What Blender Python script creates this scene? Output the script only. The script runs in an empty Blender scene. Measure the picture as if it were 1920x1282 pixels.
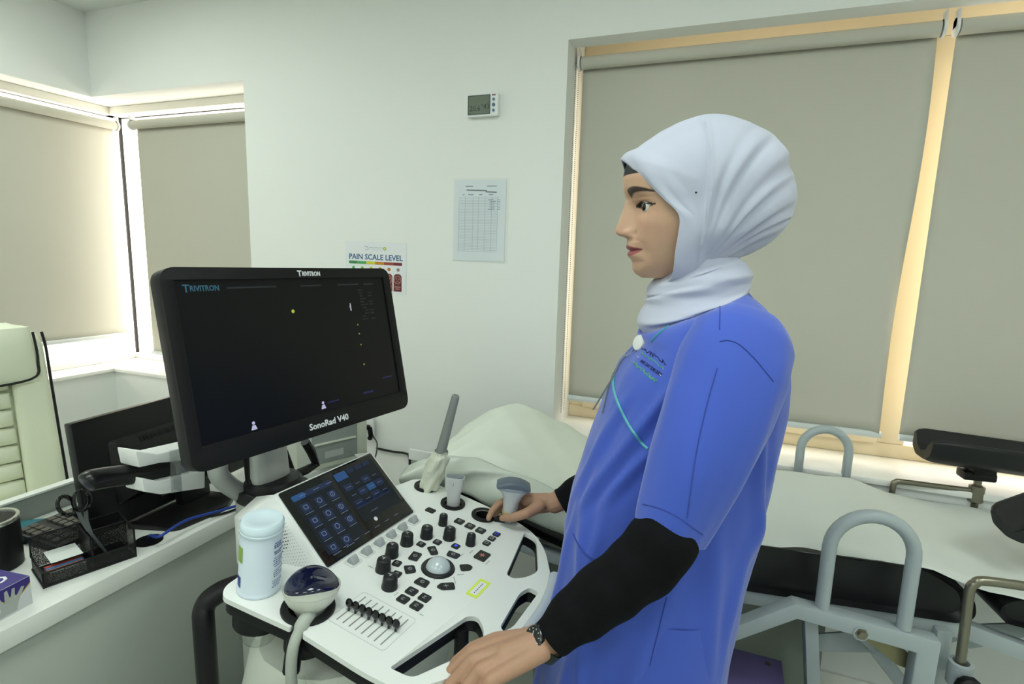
import bpy, bmesh, math, random
import numpy as np
from mathutils import Vector, Matrix
from mathutils.bvhtree import BVHTree
from mathutils.geometry import tessellate_polygon

random.seed(7); np.random.seed(7)
sc = bpy.context.scene
COL = sc.collection

# ------------------------------------------------------------------ camera
FPX = 1036.5
YAW, PITCH, ROLL = (math.radians(a) for a in (20.8, 8.95, 1.65))
CAMPOS = Vector((0, 0, 1.45))
_fw = Vector((-math.sin(YAW)*math.cos(PITCH), math.cos(YAW)*math.cos(PITCH), -math.sin(PITCH)))
_r0 = Vector((math.cos(YAW), math.sin(YAW), 0)); _u0 = _r0.cross(_fw)
_rt = _r0*math.cos(ROLL) + _u0*math.sin(ROLL); _up = -_r0*math.sin(ROLL) + _u0*math.cos(ROLL)
cd = bpy.data.cameras.new('camera'); cam = bpy.data.objects.new('camera', cd); COL.objects.link(cam)
cd.sensor_width = 36.0; cd.lens = FPX/1920*36.0; cd.clip_start = 0.02
cam.matrix_world = Matrix(((_rt.x, _up.x, -_fw.x, CAMPOS.x), (_rt.y, _up.y, -_fw.y, CAMPOS.y), (_rt.z, _up.z, -_fw.z, CAMPOS.z), (0, 0, 0, 1)))
sc.camera = cam

# ------------------------------------------------------------------ world, exposure
w = bpy.data.worlds.new('world'); sc.world = w; w.use_nodes = True
bg = w.node_tree.nodes['Background']
bg.inputs[0].default_value = (1.0, 0.93, 0.80, 1); bg.inputs[1].default_value = 3.5
vs = sc.view_settings
vs.view_transform = 'Standard'; vs.look = 'None'; vs.gamma = 1.0; vs.use_curve_mapping = False
vs.exposure = 0.28
LAMP_W = 9.0            # radiance of the ceiling panels

# ------------------------------------------------------------------ helpers
def lin(c):
    if isinstance(c, str): c = [int(c[i:i+2], 16)/255 for i in (0, 2, 4)]
    return tuple((v/12.92 if v <= 0.04045 else ((v+0.055)/1.055)**2.4) for v in c[:3]) + (1.0,)

MATS = {}
def mat(name, col, rough=0.5, metal=0.0, var=0.0, vscale=20.0, bump=0.0, bscale=60.0, spec=0.5, coat=0.0, emit=0.0, ecol=None, alpha=1.0, trans=0.0, sheen=0.0, sss=0.0, ior=1.45):
    if name in MATS: return MATS[name]
    m = bpy.data.materials.new(name); m.use_nodes = True
    nt = m.node_tree; b = nt.nodes['Principled BSDF']
    c = lin(col); b.inputs['Base Color'].default_value = c
    b.inputs['Roughness'].default_value = rough; b.inputs['Metallic'].default_value = metal
    b.inputs['Specular IOR Level'].default_value = spec; b.inputs['Coat Weight'].default_value = coat
    b.inputs['Alpha'].default_value = alpha; b.inputs['Transmission Weight'].default_value = trans
    b.inputs['Sheen Weight'].default_value = sheen; b.inputs['IOR'].default_value = ior
    if sss: b.inputs['Subsurface Weight'].default_value = sss; b.inputs['Subsurface Radius'].default_value = (.012, .005, .003); b.inputs['Subsurface Scale'].default_value = 0.5
    if emit: b.inputs['Emission Color'].default_value = lin(ecol or col); b.inputs['Emission Strength'].default_value = emit
    tc = nt.nodes.new('ShaderNodeTexCoord')
    if var or True:
        nz = nt.nodes.new('ShaderNodeTexNoise'); nz.inputs['Scale'].default_value = vscale; nz.inputs['Detail'].default_value = 3
        nt.links.new(tc.outputs['Object'], nz.inputs['Vector'])
        v = var or 0.02
        mx = nt.nodes.new('ShaderNodeMix'); mx.data_type = 'RGBA'
        mx.inputs[6].default_value = tuple(x*(1-v) for x in c[:3])+(1,); mx.inputs[7].default_value = tuple(min(1, x*(1+v)) for x in c[:3])+(1,)
        nt.links.new(nz.outputs['Fac'], mx.inputs[0]); nt.links.new(mx.outputs[2], b.inputs['Base Color'])
    if bump:
        n2 = nt.nodes.new('ShaderNodeTexNoise'); n2.inputs['Scale'].default_value = bscale; n2.inputs['Detail'].default_value = 4
        nt.links.new(tc.outputs['Object'], n2.inputs['Vector'])
        bp = nt.nodes.new('ShaderNodeBump'); bp.inputs['Strength'].default_value = bump; bp.inputs['Distance'].default_value = 0.002
        nt.links.new(n2.outputs['Fac'], bp.inputs['Height']); nt.links.new(bp.outputs['Normal'], b.inputs['Normal'])
    MATS[name] = m
    return m

def glassmat(name, tint=(1, 1, 1), gloss=0.08):
    m = bpy.data.materials.new(name); m.use_nodes = True; nt = m.node_tree
    nt.nodes.remove(nt.nodes['Principled BSDF']); out = nt.nodes['Material Output']
    t = nt.nodes.new('ShaderNodeBsdfTransparent'); t.inputs[0].default_value = tint+(1,)
    g = nt.nodes.new('ShaderNodeBsdfGlossy'); g.inputs['Roughness'].default_value = 0.05
    mx = nt.nodes.new('ShaderNodeMixShader'); mx.inputs[0].default_value = gloss
    nt.links.new(t.outputs[0], mx.inputs[1]); nt.links.new(g.outputs[0], mx.inputs[2]); nt.links.new(mx.outputs[0], out.inputs[0])
    MATS[name] = m
    return m

def V(*a): return Vector(a[0] if len(a) == 1 else a)
I4 = Matrix.Identity(4)
def frame(o, x, y, z):
    x, y, z, o = map(Vector, (x, y, z, o))
    return Matrix(((x.x, y.x, z.x, o.x), (x.y, y.y, z.y, o.y), (x.z, y.z, z.z, o.z), (0, 0, 0, 1)))
def look(o, z, up=(0, 0, 1)):
    z = V(z).normalized(); x = V(up).cross(z)
    if x.length < 1e-5: x = V(1, 0, 0)
    x.normalize(); return frame(o, x, z.cross(x), z)

class G:
    """collects polygons"""
    def __init__(s): s.v = []; s.f = []; s.mi = []; s.m = 0
    def add(s, vs, fs, M=None):
        b = len(s.v)
        s.v += [tuple(M @ V(p)) if M else tuple(p) for p in vs]
        s.f += [tuple(b+i for i in f) for f in fs]; s.mi += [s.m]*len(fs)
        return s
    def box(s, c, d, M=None):
        x, y, z = c; a, b, e = (q/2 for q in d)
        vs = [(x-a, y-b, z-e), (x+a, y-b, z-e), (x+a, y+b, z-e), (x-a, y+b, z-e), (x-a, y-b, z+e), (x+a, y-b, z+e), (x+a, y+b, z+e), (x-a, y+b, z+e)]
        return s.add(vs, [(3, 2, 1, 0), (4, 5, 6, 7), (0, 1, 5, 4), (1, 2, 6, 5), (2, 3, 7, 6), (3, 0, 4, 7)], M)
    def span(s, x0, x1, y0, y1, z0, z1, M=None): return s.box(((x0+x1)/2, (y0+y1)/2, (z0+z1)/2), (x1-x0, y1-y0, z1-z0), M)
    def loft(s, rings, M=None, caps=True, closed=True):
        n = len(rings[0]); vs = [p for r in rings for p in r]; fs = []
        for k in range(len(rings)-1):
            for i in range(n if closed else n-1):
                j = (i+1) % n; fs.append((k*n+i, k*n+j, (k+1)*n+j, (k+1)*n+i))
        if caps: fs.append(tuple(range(n-1, -1, -1))); fs.append(tuple((len(rings)-1)*n+i for i in range(n)))
        return s.add(vs, fs, M)
    def lathe(s, prof, n=24, M=None, caps=True):
        rings = [[(max(r, 1e-5)*math.cos(2*math.pi*i/n), max(r, 1e-5)*math.sin(2*math.pi*i/n), z) for i in range(n)] for r, z in prof]
        return s.loft(rings, M, caps)
    def tube(s, pts, r, n=10, M=None, caps=True, flat=None, up=None):
        pts = [V(p) for p in pts]; N = len(pts); rr = r if isinstance(r, (list, tuple)) else [r]*N
        rings = []; side = None
        for k in range(N):
            t = (pts[min(k+1, N-1)]-pts[max(k-1, 0)]).normalized()
            if side is None:
                a = V(up) if up else (V(0, 0, 1) if abs(t.z) < 0.9 else V(1, 0, 0)); side = t.cross(a).normalized()
            else: side = (side - t*side.dot(t)).normalized()
            b = side.cross(t)
            fl = 1.0 if flat is None else flat
            rings.append([tuple(pts[k]+side*(rr[k]*math.cos(2*math.pi*i/n))+b*(rr[k]*fl*math.sin(2*math.pi*i/n))) for i in range(n)])
        return s.loft(rings, M, caps)
    def prism(s, poly, z0, z1, holes=(), M=None):
        loops = [[(p[0], p[1]) for p in poly]]+[[(p[0], p[1]) for p in h] for h in holes]
        tris = tessellate_polygon([[V(p[0], p[1], 0) for p in l] for l in loops])
        flat = [p for l in loops for p in l]; n = len(flat)
        vs = [(p[0], p[1], z0) for p in flat]+[(p[0], p[1], z1) for p in flat]; fs = []
        def ar(t): a, b, c = (flat[i] for i in t); return (b[0]-a[0])*(c[1]-a[1])-(c[0]-a[0])*(b[1]-a[1])
        for t in tris:
            t = t if ar(t) > 0 else t[::-1]
            fs.append(tuple(i+n for i in t)); fs.append(tuple(t[::-1]))
        o = 0
        for li, l in enumerate(loops):
            m = len(l); a2 = sum(l[i][0]*l[(i+1) % m][1]-l[(i+1) % m][0]*l[i][1] for i in range(m))
            for i in range(m):
                j = (i+1) % m; q = (o+i, o+j, o+j+n, o+i+n)
                fs.append(q if (a2 > 0) == (li == 0) else q[::-1])
            o += m
        return s.add(vs, fs, M)
    def sphere(s, c, r, n=16, m=10, M=None, sc=(1, 1, 1)):
        rings = []
        for k in range(m+1):
            a = -math.pi/2+math.pi*k/m; rr = max(math.cos(a), 1e-4)
            rings.append([(c[0]+r*sc[0]*rr*math.cos(2*math.pi*i/n), c[1]+r*sc[1]*rr*math.sin(2*math.pi*i/n), c[2]+r*sc[2]*math.sin(a)) for i in range(n)])
        return s.loft(rings, M)
    def text(s, txt, size, M, depth=0.0004, width=None, align='CENTER', bold=0):
        vs, fs = textgeo(txt, size, depth, align, bold)
        if width and vs:
            xs = [p[0] for p in vs]; k = width/(max(xs)-min(xs)); vs = [(p[0]*k, p[1], p[2]) for p in vs]
        return s.add(vs, fs, M)

def textgeo(txt, size, depth, align='CENTER', bold=0):
    cu = bpy.data.curves.new('t', 'FONT'); cu.body = txt; cu.size = size; cu.extrude = depth; cu.align_x = align; cu.align_y = 'CENTER'; cu.resolution_u = 2; cu.offset = bold*size
    ob = bpy.data.objects.new('t', cu); me = ob.to_mesh()
    vs = [tuple(v.co) for v in me.vertices]; fs = [tuple(p.vertices) for p in me.polygons]
    ob.to_mesh_clear(); bpy.data.objects.remove(ob); bpy.data.curves.remove(cu)
    return vs, fs

def rpoly(pts, r, n=5):
    """polygon with rounded corners"""
    out = []; N = len(pts)
    for i in range(N):
        p0, p, p1 = (np.array(pts[(i+k) % N][:2], float) for k in (-1, 0, 1))
        rr = r[i] if isinstance(r, (list, tuple)) else r
        a = p0-p; b = p1-p; la, lb = np.hypot(*a), np.hypot(*b)
        if rr <= 0: out.append(tuple(p)); continue
        a /= la; b /= lb; d = min(rr, la*0.48, lb*0.48)
        s, e = p+a*d, p+b*d
        for k in range(n+1):
            t = k/n; out.append(tuple((1-t)**2*s+2*t*(1-t)*p+t*t*e))
    return out
def rrect(w, h, r, n=5, cx=0, cy=0): return rpoly([(cx-w/2, cy-h/2), (cx+w/2, cy-h/2), (cx+w/2, cy+h/2), (cx-w/2, cy+h/2)], r, n)
def circ(cx, cy, r, n=28): return [(cx+r*math.cos(2*math.pi*i/n), cy+r*math.sin(2*math.pi*i/n)) for i in range(n)]
def spline(pts, n=8):
    P = [V(p) for p in pts]; out = []
    for i in range(len(P)-1):
        p0, p1, p2, p3 = P[max(i-1, 0)], P[i], P[i+1], P[min(i+2, len(P)-1)]
        for k in range(n):
            t = k/n; out.append(0.5*((2*p1)+(p2-p0)*t+(2*p0-5*p1+4*p2-p3)*t*t+(3*p1-p0-3*p2+p3)*t**3))
    out.append(P[-1]); return out

def mesh(g, bevel=0, seg=2, smooth=True, ang=38, weld=False):
    me = bpy.data.meshes.new('m'); bm = bmesh.new()
    vs = [bm.verts.new(p) for p in g.v]
    for f, mi in zip(g.f, g.mi):
        try: q = bm.faces.new([vs[i] for i in f]); q.material_index = mi
        except ValueError: pass
    if weld: bmesh.ops.remove_doubles(bm, verts=bm.verts, dist=1e-5)
    bm.normal_update()
    bmesh.ops.recalc_face_normals(bm, faces=bm.faces)
    if bevel:
        es = [e for e in bm.edges if len(e.link_faces) == 2 and e.calc_face_angle(0) > math.radians(32)]
        bmesh.ops.bevel(bm, geom=es, offset=bevel, segments=seg, profile=0.5, affect='EDGES', clamp_overlap=True)
    if smooth:
        for f in bm.faces: f.smooth = True
        for e in bm.edges:
            if len(e.link_faces) == 2 and e.calc_face_angle(0) > math.radians(ang): e.smooth = False
    bm.to_mesh(me); bm.free()
    return me

def link(name, me, m, parent=None, M=None):
    o = bpy.data.objects.new(name, me); COL.objects.link(o)
    if me is not None:
        if not me.name.startswith(name): me.name = name
        if len(me.materials) == 0:
            for q in (m if isinstance(m, (list, tuple)) else [m]): me.materials.append(q)
    if M is not None: o.matrix_basis = M
    if parent is not None:
        o.parent = parent; o.matrix_parent_inverse = WORLD[parent.name].inverted()
    WORLD[o.name] = M.copy() if M is not None else Matrix.Identity(4)
    return o
WORLD = {}
def mk(name, g, m, parent=None, bevel=0, seg=2, smooth=True, ang=38, M=None, weld=False):
    return link(name, mesh(g, bevel, seg, smooth, ang, weld), m, parent, M)
def thing(name, label, cat, loc, group=None):
    o = link(name, None, None, None, Matrix.Translation(V(loc))); return tag(o, label, cat, group)
def tag(o, label=None, cat=None, group=None, kind=None):
    if label: o['label'] = label
    if cat: o['category'] = cat
    if group: o['group'] = group
    if kind: o['kind'] = kind
    return o
def struct(name, g, m, label=None, parent=None, **k):
    o = mk(name, g, m, parent, **k)
    if parent is None: o['kind'] = 'structure'
    if label: o['label'] = label
    return o

# pixel of the 1920x1282 photograph -> point on a known plane of the room
def ray(px, py): return _rt*((px-960)/FPX) - _up*((py-641)/FPX) + _fw
def atP(px, py, o, n): d = ray(px, py); n = V(n); return CAMPOS + d*((V(o)-CAMPOS).dot(n)/d.dot(n))
def atX(px, py, X): return atP(px, py, (X, 0, 0), (1, 0, 0))
def atY(px, py, Y): return atP(px, py, (0, Y, 0), (0, 1, 0))
def atZ(px, py, Z): return atP(px, py, (0, 0, Z), (0, 0, 1))
# ================================================================== the room
YW, XL, ZC = 1.963, -3.03, 2.56
XR, YB = 2.5, -1.9
M_wall = mat('wall_paint', 'eef0ed', 0.55, var=0.015, vscale=1.5, bump=0.05, bscale=220)
M_ceil = mat('ceiling_paint', 'dfe3df', 0.8, var=0.01)
M_floor = mat('vinyl_floor', 'b9bfb6', 0.35, var=0.05, vscale=6)
M_sill = mat('white_sill', 'f2f2ee', 0.35)
M_cream = mat('cream_frame', 'efe0c0', 0.45)
M_wframe = mat('white_frame', 'efeee6', 0.4)
M_blackm = mat('black_gasket', '0c0c0c', 0.5)
M_glass = glassmat('window_glass')
M_blind = mat('blind_fabric', 'c6c4b7', 0.85, var=0.03, vscale=3, bump=0.08, bscale=900)
M_alu = mat('blind_bar_paint', 'd5dbdb', 0.4)
M_plast = mat('white_plastic', 'eceeee', 0.35)

g = G()
g.span(-3.4, XR+.2, YW, 2.26, 0, 0.77)
g.span(-2.037, -0.57, YW, 2.30, 0.77, ZC)
g.span(XL, -2.037, YW, 2.30, 2.17, ZC)
g.span(-0.57, XR+.2, YW, 2.045, 2.185, ZC)
g.span(-0.57, XR+.2, 2.045, 2.30, 2.36, ZC)
g.span(1.95, XR+.2, YW, 2.30, 0.77, 2.36)
struct('wall_back', g, M_wall, 'white painted wall with the window openings behind the bed', smooth=False)
g = G()
g.span(-3.36, XL, YB, YW+.003, 0, 0.77); g.span(-3.36, XL, YB, 2.30, 2.17, ZC); g.span(-3.36, XL, YB, -0.3, 0.77, 2.17)
struct('wall_left', g, M_wall, smooth=False)
struct('wall_right', G().span(XR, XR+.15, YB-.1, YW, 0, ZC), M_wall, smooth=False)
struct('wall_front', G().span(XL, XR, YB-.12, YB, 0, ZC), M_wall, smooth=False)
struct('floor', G().span(-3.4, XR+.2, YB-.12, 2.3, -0.05, 0), M_floor, smooth=False)
struct('ceiling', G().span(-3.4, XR+.2, YB-.12, 2.3, ZC, ZC+.06), M_ceil, smooth=False)
struct('trim_1', G().span(-3.36, XL+.012, -0.3, YW+.0, 0.77, 0.79).span(-3.36, -2.037, YW-.012, 2.26, 0.77, 0.79), M_sill, bevel=.003)
struct('trim_2', G().span(-0.57, 1.95, YW-.012, 2.26, 0.77, 0.79), M_sill, bevel=.003)
struct('baseboard_back', G().span(XL, XR, YW-.012, YW, 0, .09), M_sill, bevel=.003)
struct('baseboard_left', G().span(XL, XL+.012, YB, YW-.012, 0, .09), M_sill, bevel=.003)

def window(name, axis, d, a0, a1, z0, z1, m, posts, head, foot, end0=.05, end1=.05, t=.05, pw=.03, deep=None):
    """frame members and panes of a window in the plane axis=d"""
    e = link(name, None, None, None, Matrix.Translation(V(d, a0, z0) if axis == 'x' else V(a0, d, z0))); e['kind'] = 'structure'
    def bx(g, p, q, r, s, dd=0, th=t):
        return g.span(d+dd-th/2, d+dd+th/2, p, q, r, s) if axis == 'x' else g.span(p, q, d+dd-th/2, d+dd+th/2, r, s)
    g = G(); bx(g, a0, a1, z1-head, z1); bx(g, a0, a1, z0, z0+foot)
    if end0: bx(g, a0, a0+end0, z0+foot, z1-head)
    if end1: bx(g, a1-end1, a1, z0+foot, z1-head)
    for p in posts: bx(g, p-pw, p+pw, z0+foot, z1-head)
    if deep: bx(g, a0, a1 if axis=='x' else a1, z1-deep[1], z1, deep[0]/2*(1 if axis=='x' else -1), abs(deep[0]))
    fr = mk('window_frame', g, m, e, bevel=.004)
    ed = [a0+end0]+[q for p in posts for q in (p-pw, p+pw)]+[a1-end1]
    for k in range(0, len(ed), 2):
        o = mk('pane', bx(G(), ed[k], ed[k+1], z0+foot, z1-head, 0, .006), MATS['window_glass'], e, smooth=False)
    return e
window('window_1', 'x', -3.22, -0.3, 2.205, 0.79, 2.17, M_wframe, [0.9], .04, .03, .05, .0, deep=(.06, .04))
window('window_2', 'y', 2.22, -3.205, -2.037, 0.79, 2.17, M_wframe, [], .04, .03, .0, .05, deep=(.09, .04))
w3 = window('window_3', 'y', 2.22, -0.57, 1.95, 0.79, 2.36, M_cream, [0.578], .20, .05, .06, .05, pw=.042)
# opening casement behind the first blind: cream frame with mitred corners
g = G()
for (x0, x1, z0, z1) in ((-.51, .535, .84, .90), (-.51, .535, 2.10, 2.16), (-.51, -.455, .90, 2.10), (.475, .535, .90, 2.10)):
    g.span(x0, x1, 2.175, 2.235, z0, z1)
mk('casement', g, M_cream, w3, bevel=.004)
struct('trim_3', G().span(-3.212, -3.200, 2.208, 2.222, .79, 2.17), M_blackm, 'thin black corner post of the corner window')

def blind(loc, axis, d, a0, a1, ztop, zbot, label, chain=None, r=.022, curl=0):
    e = thing('roller_blind', label, 'blind', loc, 'grey beige roller blinds')
    P = (lambda a, dd, z: (d+dd, a, z)) if axis == 'x' else (lambda a, dd, z: (a, d+dd, z))
    s = -1 if axis == 'y' else 1         # towards the room
    def tubep(a, b, rr, z, dd=0): return G().tube([P(a, dd, z), P(b, dd, z)], rr, 20)
    mk('roller', tubep(a0, a1, r, ztop-r), M_blind, e)
    # fabric as a gently waved sheet
    N = 40; K = 24; vs = []; fs = []
    for k in range(K+1):
        for i in range(N+1):
            a = a0+(a1-a0)*i/N; t = k/K; z = ztop-r+(zbot-ztop+r)*t
            wv = .0015*math.sin(i*.7+1.3)*t
            ed = max(0, (i/N-.93)/.07)
            wv += -curl*ed*ed*math.sin(t*7)*.012
            aa = a+curl*(ed*ed*(.004*math.sin(t*6.5)-.012*t*t))
            vs.append(P(aa, -s*(r-.002)+wv*s if False else -s*r*0.9+wv, z))
    for k in range(K):
        for i in range(N): fs.append((k*(N+1)+i, k*(N+1)+i+1, (k+1)*(N+1)+i+1, (k+1)*(N+1)+i))
    o = mk('fabric', G().add(vs, fs), M_blind, e)
    sm = o.modifiers.new('thick', 'SOLIDIFY'); sm.thickness = .0012
    mk('bottom_bar', tubep(a0, a1-.004, .0115, zbot, -s*r*.9), M_alu, e)
    for a in (a0-.008, a1+.008):
        g = G(); c = P(a, 0, ztop-r)
        Mx = look(c, (1, 0, 0) if axis == 'y' else (0, 1, 0))
        g.lathe([(.026, -.004), (.026, .004)], 20, Mx); g.box((0, .022, 0), (.03, .05, .008), Mx)
        mk('bracket', g, M_plast, e, bevel=.001)
    if chain:
        g = G()
        for k, (a, dd) in enumerate(chain):
            z = ztop-.03; i = 0
            while z > zbot-.05:
                q = P(a, dd, z); g.add([(q[0]+u*.0024, q[1]+v*.0024, q[2]+ww*.0024) for u, v, ww in ((1, 0, 0), (-1, 0, 0), (0, 1, 0), (0, -1, 0), (0, 0, 1), (0, 0, -1))], [(0, 2, 4), (2, 1, 4), (1, 3, 4), (3, 0, 4), (2, 0, 5), (1, 2, 5), (3, 1, 5), (0, 3, 5)])
                z -= .0072
        o = mk('bead_chain', g, mat('chain_plastic', '8d8f86', .4), e, smooth=False); o['kind'] = 'stuff'
    return e
blind((-3.13, 1.0, .93), 'x', -3.13, -0.22, 2.135, 2.095, .945, 'wide roller blind in the left wall beside the white office chair')
blind((-2.5, 2.09, .86), 'y', 2.09, -2.925, -2.05, 2.080, .86, 'narrow roller blind in the corner recess behind the ultrasound monitor')
blind((0, 2.075, .9), 'y', 2.075, -.548, .528, 2.163, .894, 'large roller blind behind the woman with a bead chain at its left', chain=[(-.562, -.03), (-.562, .012)], curl=1)
blind((1.1, 2.075, .9), 'y', 2.075, .575, 1.65, 2.163, .894, 'roller blind at the far right above the black leg support')

M_lamp = mat('lamp_diffuser', 'f4fff6', .5, emit=LAMP_W, ecol='f5fff8')
for k, (x, y, lab) in enumerate(((-2.35, .95, 'ceiling light panel over the desk'), (-.45, .35, 'ceiling light panel over the camera'), (1.1, .5, 'ceiling light panel over the foot of the bed'), (-2.0, -1.0, 'ceiling light panel behind the camera on the desk side'), (-.45, -1.1, 'ceiling light panel behind the camera in the middle'), (1.1, -1.0, 'ceiling light panel behind the camera on the bed side'))):
    e = thing('ceiling_light', lab, 'light', (x, y, ZC), 'square ceiling light panels')
    g = G().prism(rrect(.62, .62, .01, cx=x, cy=y), ZC-.012, ZC, [rrect(.57, .57, .005, cx=x, cy=y)]); mk('frame', g, M_plast, e)
    mk('diffuser', G().span(x-.285, x+.285, y-.285, y+.285, ZC-.008, ZC-.002), M_lamp, e, smooth=False)
# ================================================================== ultrasound machine
PSI, TILT = math.radians(84), math.radians(7)
MX = V(math.cos(PSI), math.sin(PSI), 0); MH = V(math.sin(PSI), -math.cos(PSI), 0)
MF = MH*math.cos(TILT) - V(0, 0, math.sin(TILT)); MN = V(MX.cross(-MF)); MN = MN if MN.z > 0 else -MN
MT = V(-0.463, 0.859, 0.86)                       # trackball
# panel frame: x right of the operator, y towards the back, z up out of the panel
PF = frame(MT, MX, -MF, MN)
HF = frame(MT, MX, -MH, V(0, 0, 1))               # level frame: y towards the back, z up
def pf(x, f, n=0.0): return PF @ V(x, -f, n)
def hf(x, h, z): return HF @ V(x, -h, z)

M_pan = mat('panel_white', 'e4e7e4', .38, var=.01)
M_body = mat('machine_white', 'dfe4d9', .45)
M_blk = mat('black_plastic', '101113', .45, var=.1, spec=.35)
M_key = mat('key_black', '1b1d1f', .4)
M_gloss = mat('gloss_black', '0a0b0d', .12, coat=.3)
M_silver = mat('silver_paint', 'b4b7b3', .38, metal=.35)
M_grey = mat('grey_plastic', '8b9092', .5)
M_ltgrey = mat('light_grey_plastic', 'c3c8c9', .45)
M_print = mat('grey_print', '9ea3a5', .6)
M_wprint = mat('white_print', 'dfe3e6', .6)
M_clear = glassmat('clear_plastic', (.93, .95, .93), .18)

us = thing('ultrasound_machine', 'white trolley ultrasound machine with black monitor and sloping control panel', 'ultrasound machine', (MT.x-.2, MT.y, 0))
HOLD = [(.243, -.205, .029), (.218, -.110, .029), (.222, -.028, .029), (-.218, -.105, .043)]
out = [(-.20, -.262), (.20, -.262), (.262, -.250), (.274, -.215), (.270, -.125), (.263, -.03), (.254, .03), (.233, .095), (.190, .140), (.113, .187), (.05, .207), (-.05, .207), (-.120, .197), (-.205, .158), (-.258, .118), (-.264, .06), (-.262, -.07), (-.232, -.084), (-.232, -.100), (-.264, -.094), (-.272, -.16), (-.280, -.232), (-.262, -.250), (-.225, -.255)]
rad = [.0, .0, .03, .03, .03, .05, .05, .04, .04, .05, .05, .05, .05, .04, .04, .05, .004, .002, .002, .004, .03, .012, .012, .01]
def neg(l): return [(p[0], -p[1]) for p in l]
holeR = rpoly(neg([(.222, .076), (.066, .113), (.062, .128), (.078, .145), (.112, .160), (.216, .108)]), [.006, .012, .012, .02, .02, .02])
holeL = rpoly(neg([(-.236, .078), (-.075, .113), (-.066, .128), (-.085, .152), (-.120, .167), (-.232, .116)]), [.006, .012, .02, .02, .02, .012])
holeC = rpoly(neg([(.06, .166), (.034, .158), (-.064, .170), (-.070, .180), (-.05, .188), (.056, .186)]), [.008, .02, .008, .004, .008, .006])
pan_out = rpoly(neg(out), rad)
holes = [holeR, holeL, holeC]+[circ(x, -f, r*.80) for x, f, r in HOLD]
pan = mk('control_panel', G().prism(pan_out, -.009, 0, holes, PF), M_pan, us, bevel=.0022)
ins = [(p[0]*.988, p[1]*.985) for p in pan_out]
mk('panel_underside', G().prism(ins, -.030, -.0085, [[(p[0]+(p[0]-sum(q[0] for q in h)/len(h))*.012, p[1]+(p[1]-sum(q[1] for q in h)/len(h))*.012) for p in h] for h in holes], PF), M_blk, us, bevel=.003)
# cups of the probe holders
for x, f, r in HOLD:
    g = G().lathe([(r*.70, .0035), (r*.80, .005), (r*.98, .0035), (r, .0), (r*.98, -.003), (r*.8, -.003), (r*.8, -.07), (r*.68, -.07), (r*.66, -.062), (r*.66, .0)], 32, PF @ Matrix.Translation(V(x, -f, .0015)), caps=False)
    mk('probe_holder', g, M_blk, us)
g = G().lathe([(.043, -.03), (.043, -.062), (.034, -.066), (.034, -.03)], 28, PF @ Matrix.Translation(V(-.227, .204, 0)), caps=False); mk('cup_holder', g, M_blk, us)
g = G().lathe([(.033, -.062), (.033, -.085), (.026, -.098), (.006, -.100)], 24, PF @ Matrix.Translation(V(-.227, .204, 0)), caps=False); mk('drip_bowl', g, M_clear, us)
# black cable notch beside the front left holder
mk('cable_notch', G().tube([pf(-.236, -.092, -.012), pf(-.262, -.084, -.02), pf(-.268, -.082, -.07)], .013, 12), M_blk, us)

# trackball
mk('trackball_ring', G().lathe([(.024, .001), (.0245, .0045), (.030, .0042), (.0325, .001), (.0325, -.002), (.022, -.006)], 36, PF), M_key, us)
mk('trackball', G().sphere((0, 0, -.003), .0245, 28, 16, PF), mat('trackball_resin', 'bcc6ca', .12, coat=.5), us)
# keys: centre, size across x, size along depth, turn, shape
KEYS = [(.160, -.132, .016, .022, 0, 'r', ''), (.164, -.057, .019, .020, 0, 'r', 'o'), (.163, -.029, .019, .020, 0, 'r', 'c'), (.163, -.002, .019, .020, 0, 'r', 'b'),
    (.173, .032, .015, .015, 0, 'b', ''), (.152, .032, .015, .015, 0, 's', ''), (.130, .032, .015, .015, 0, 's', ''), (.086, .047, .030, .025, 0, 'f', ''),
    (.068, -.049, .015, .016, 0, 'r', 'M'), (.041, -.070, .015, .016, 0, 'r', 'B'), (.080, -.012, .015, .016, 0, 'u', ''), (.038, -.039, .018, .027, -38, 't', 'C'), (.052, .000, .027, .017, -84, 't', 'P'),
    (.001, -.055, .026, .019, 12, 'r', 'S'), (-.038, -.068, .016, .016, 10, 'r', 'k'), (-.037, -.038, .024, .020, 48, 't', 'D'), (.034, .042, .024, .018, -45, 'a', ''), (-.063, -.048, .016, .016, 10, 'r', 'n'),
    (-.053, .002, .027, .019, 92, 't', '+'), (-.036, .042, .032, .018, 132, 'a', 'x'), (-.084, .002, .018, .020, 0, 'r', 'F2'), (-.109, .003, .018, .020, 0, 'r', 'F1'), (-.084, .030, .018, .020, 0, 'r', 'F4'), (-.109, .031, .018, .020, 0, 'r', 'F3')]
M_blue = mat('key_backlight_blue', '2a39b8', .5, emit=.6, ecol='3a4be0')
M_red = mat('freeze_mark', 'c98a84', .5, emit=.06, ecol='d0604f')
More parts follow.
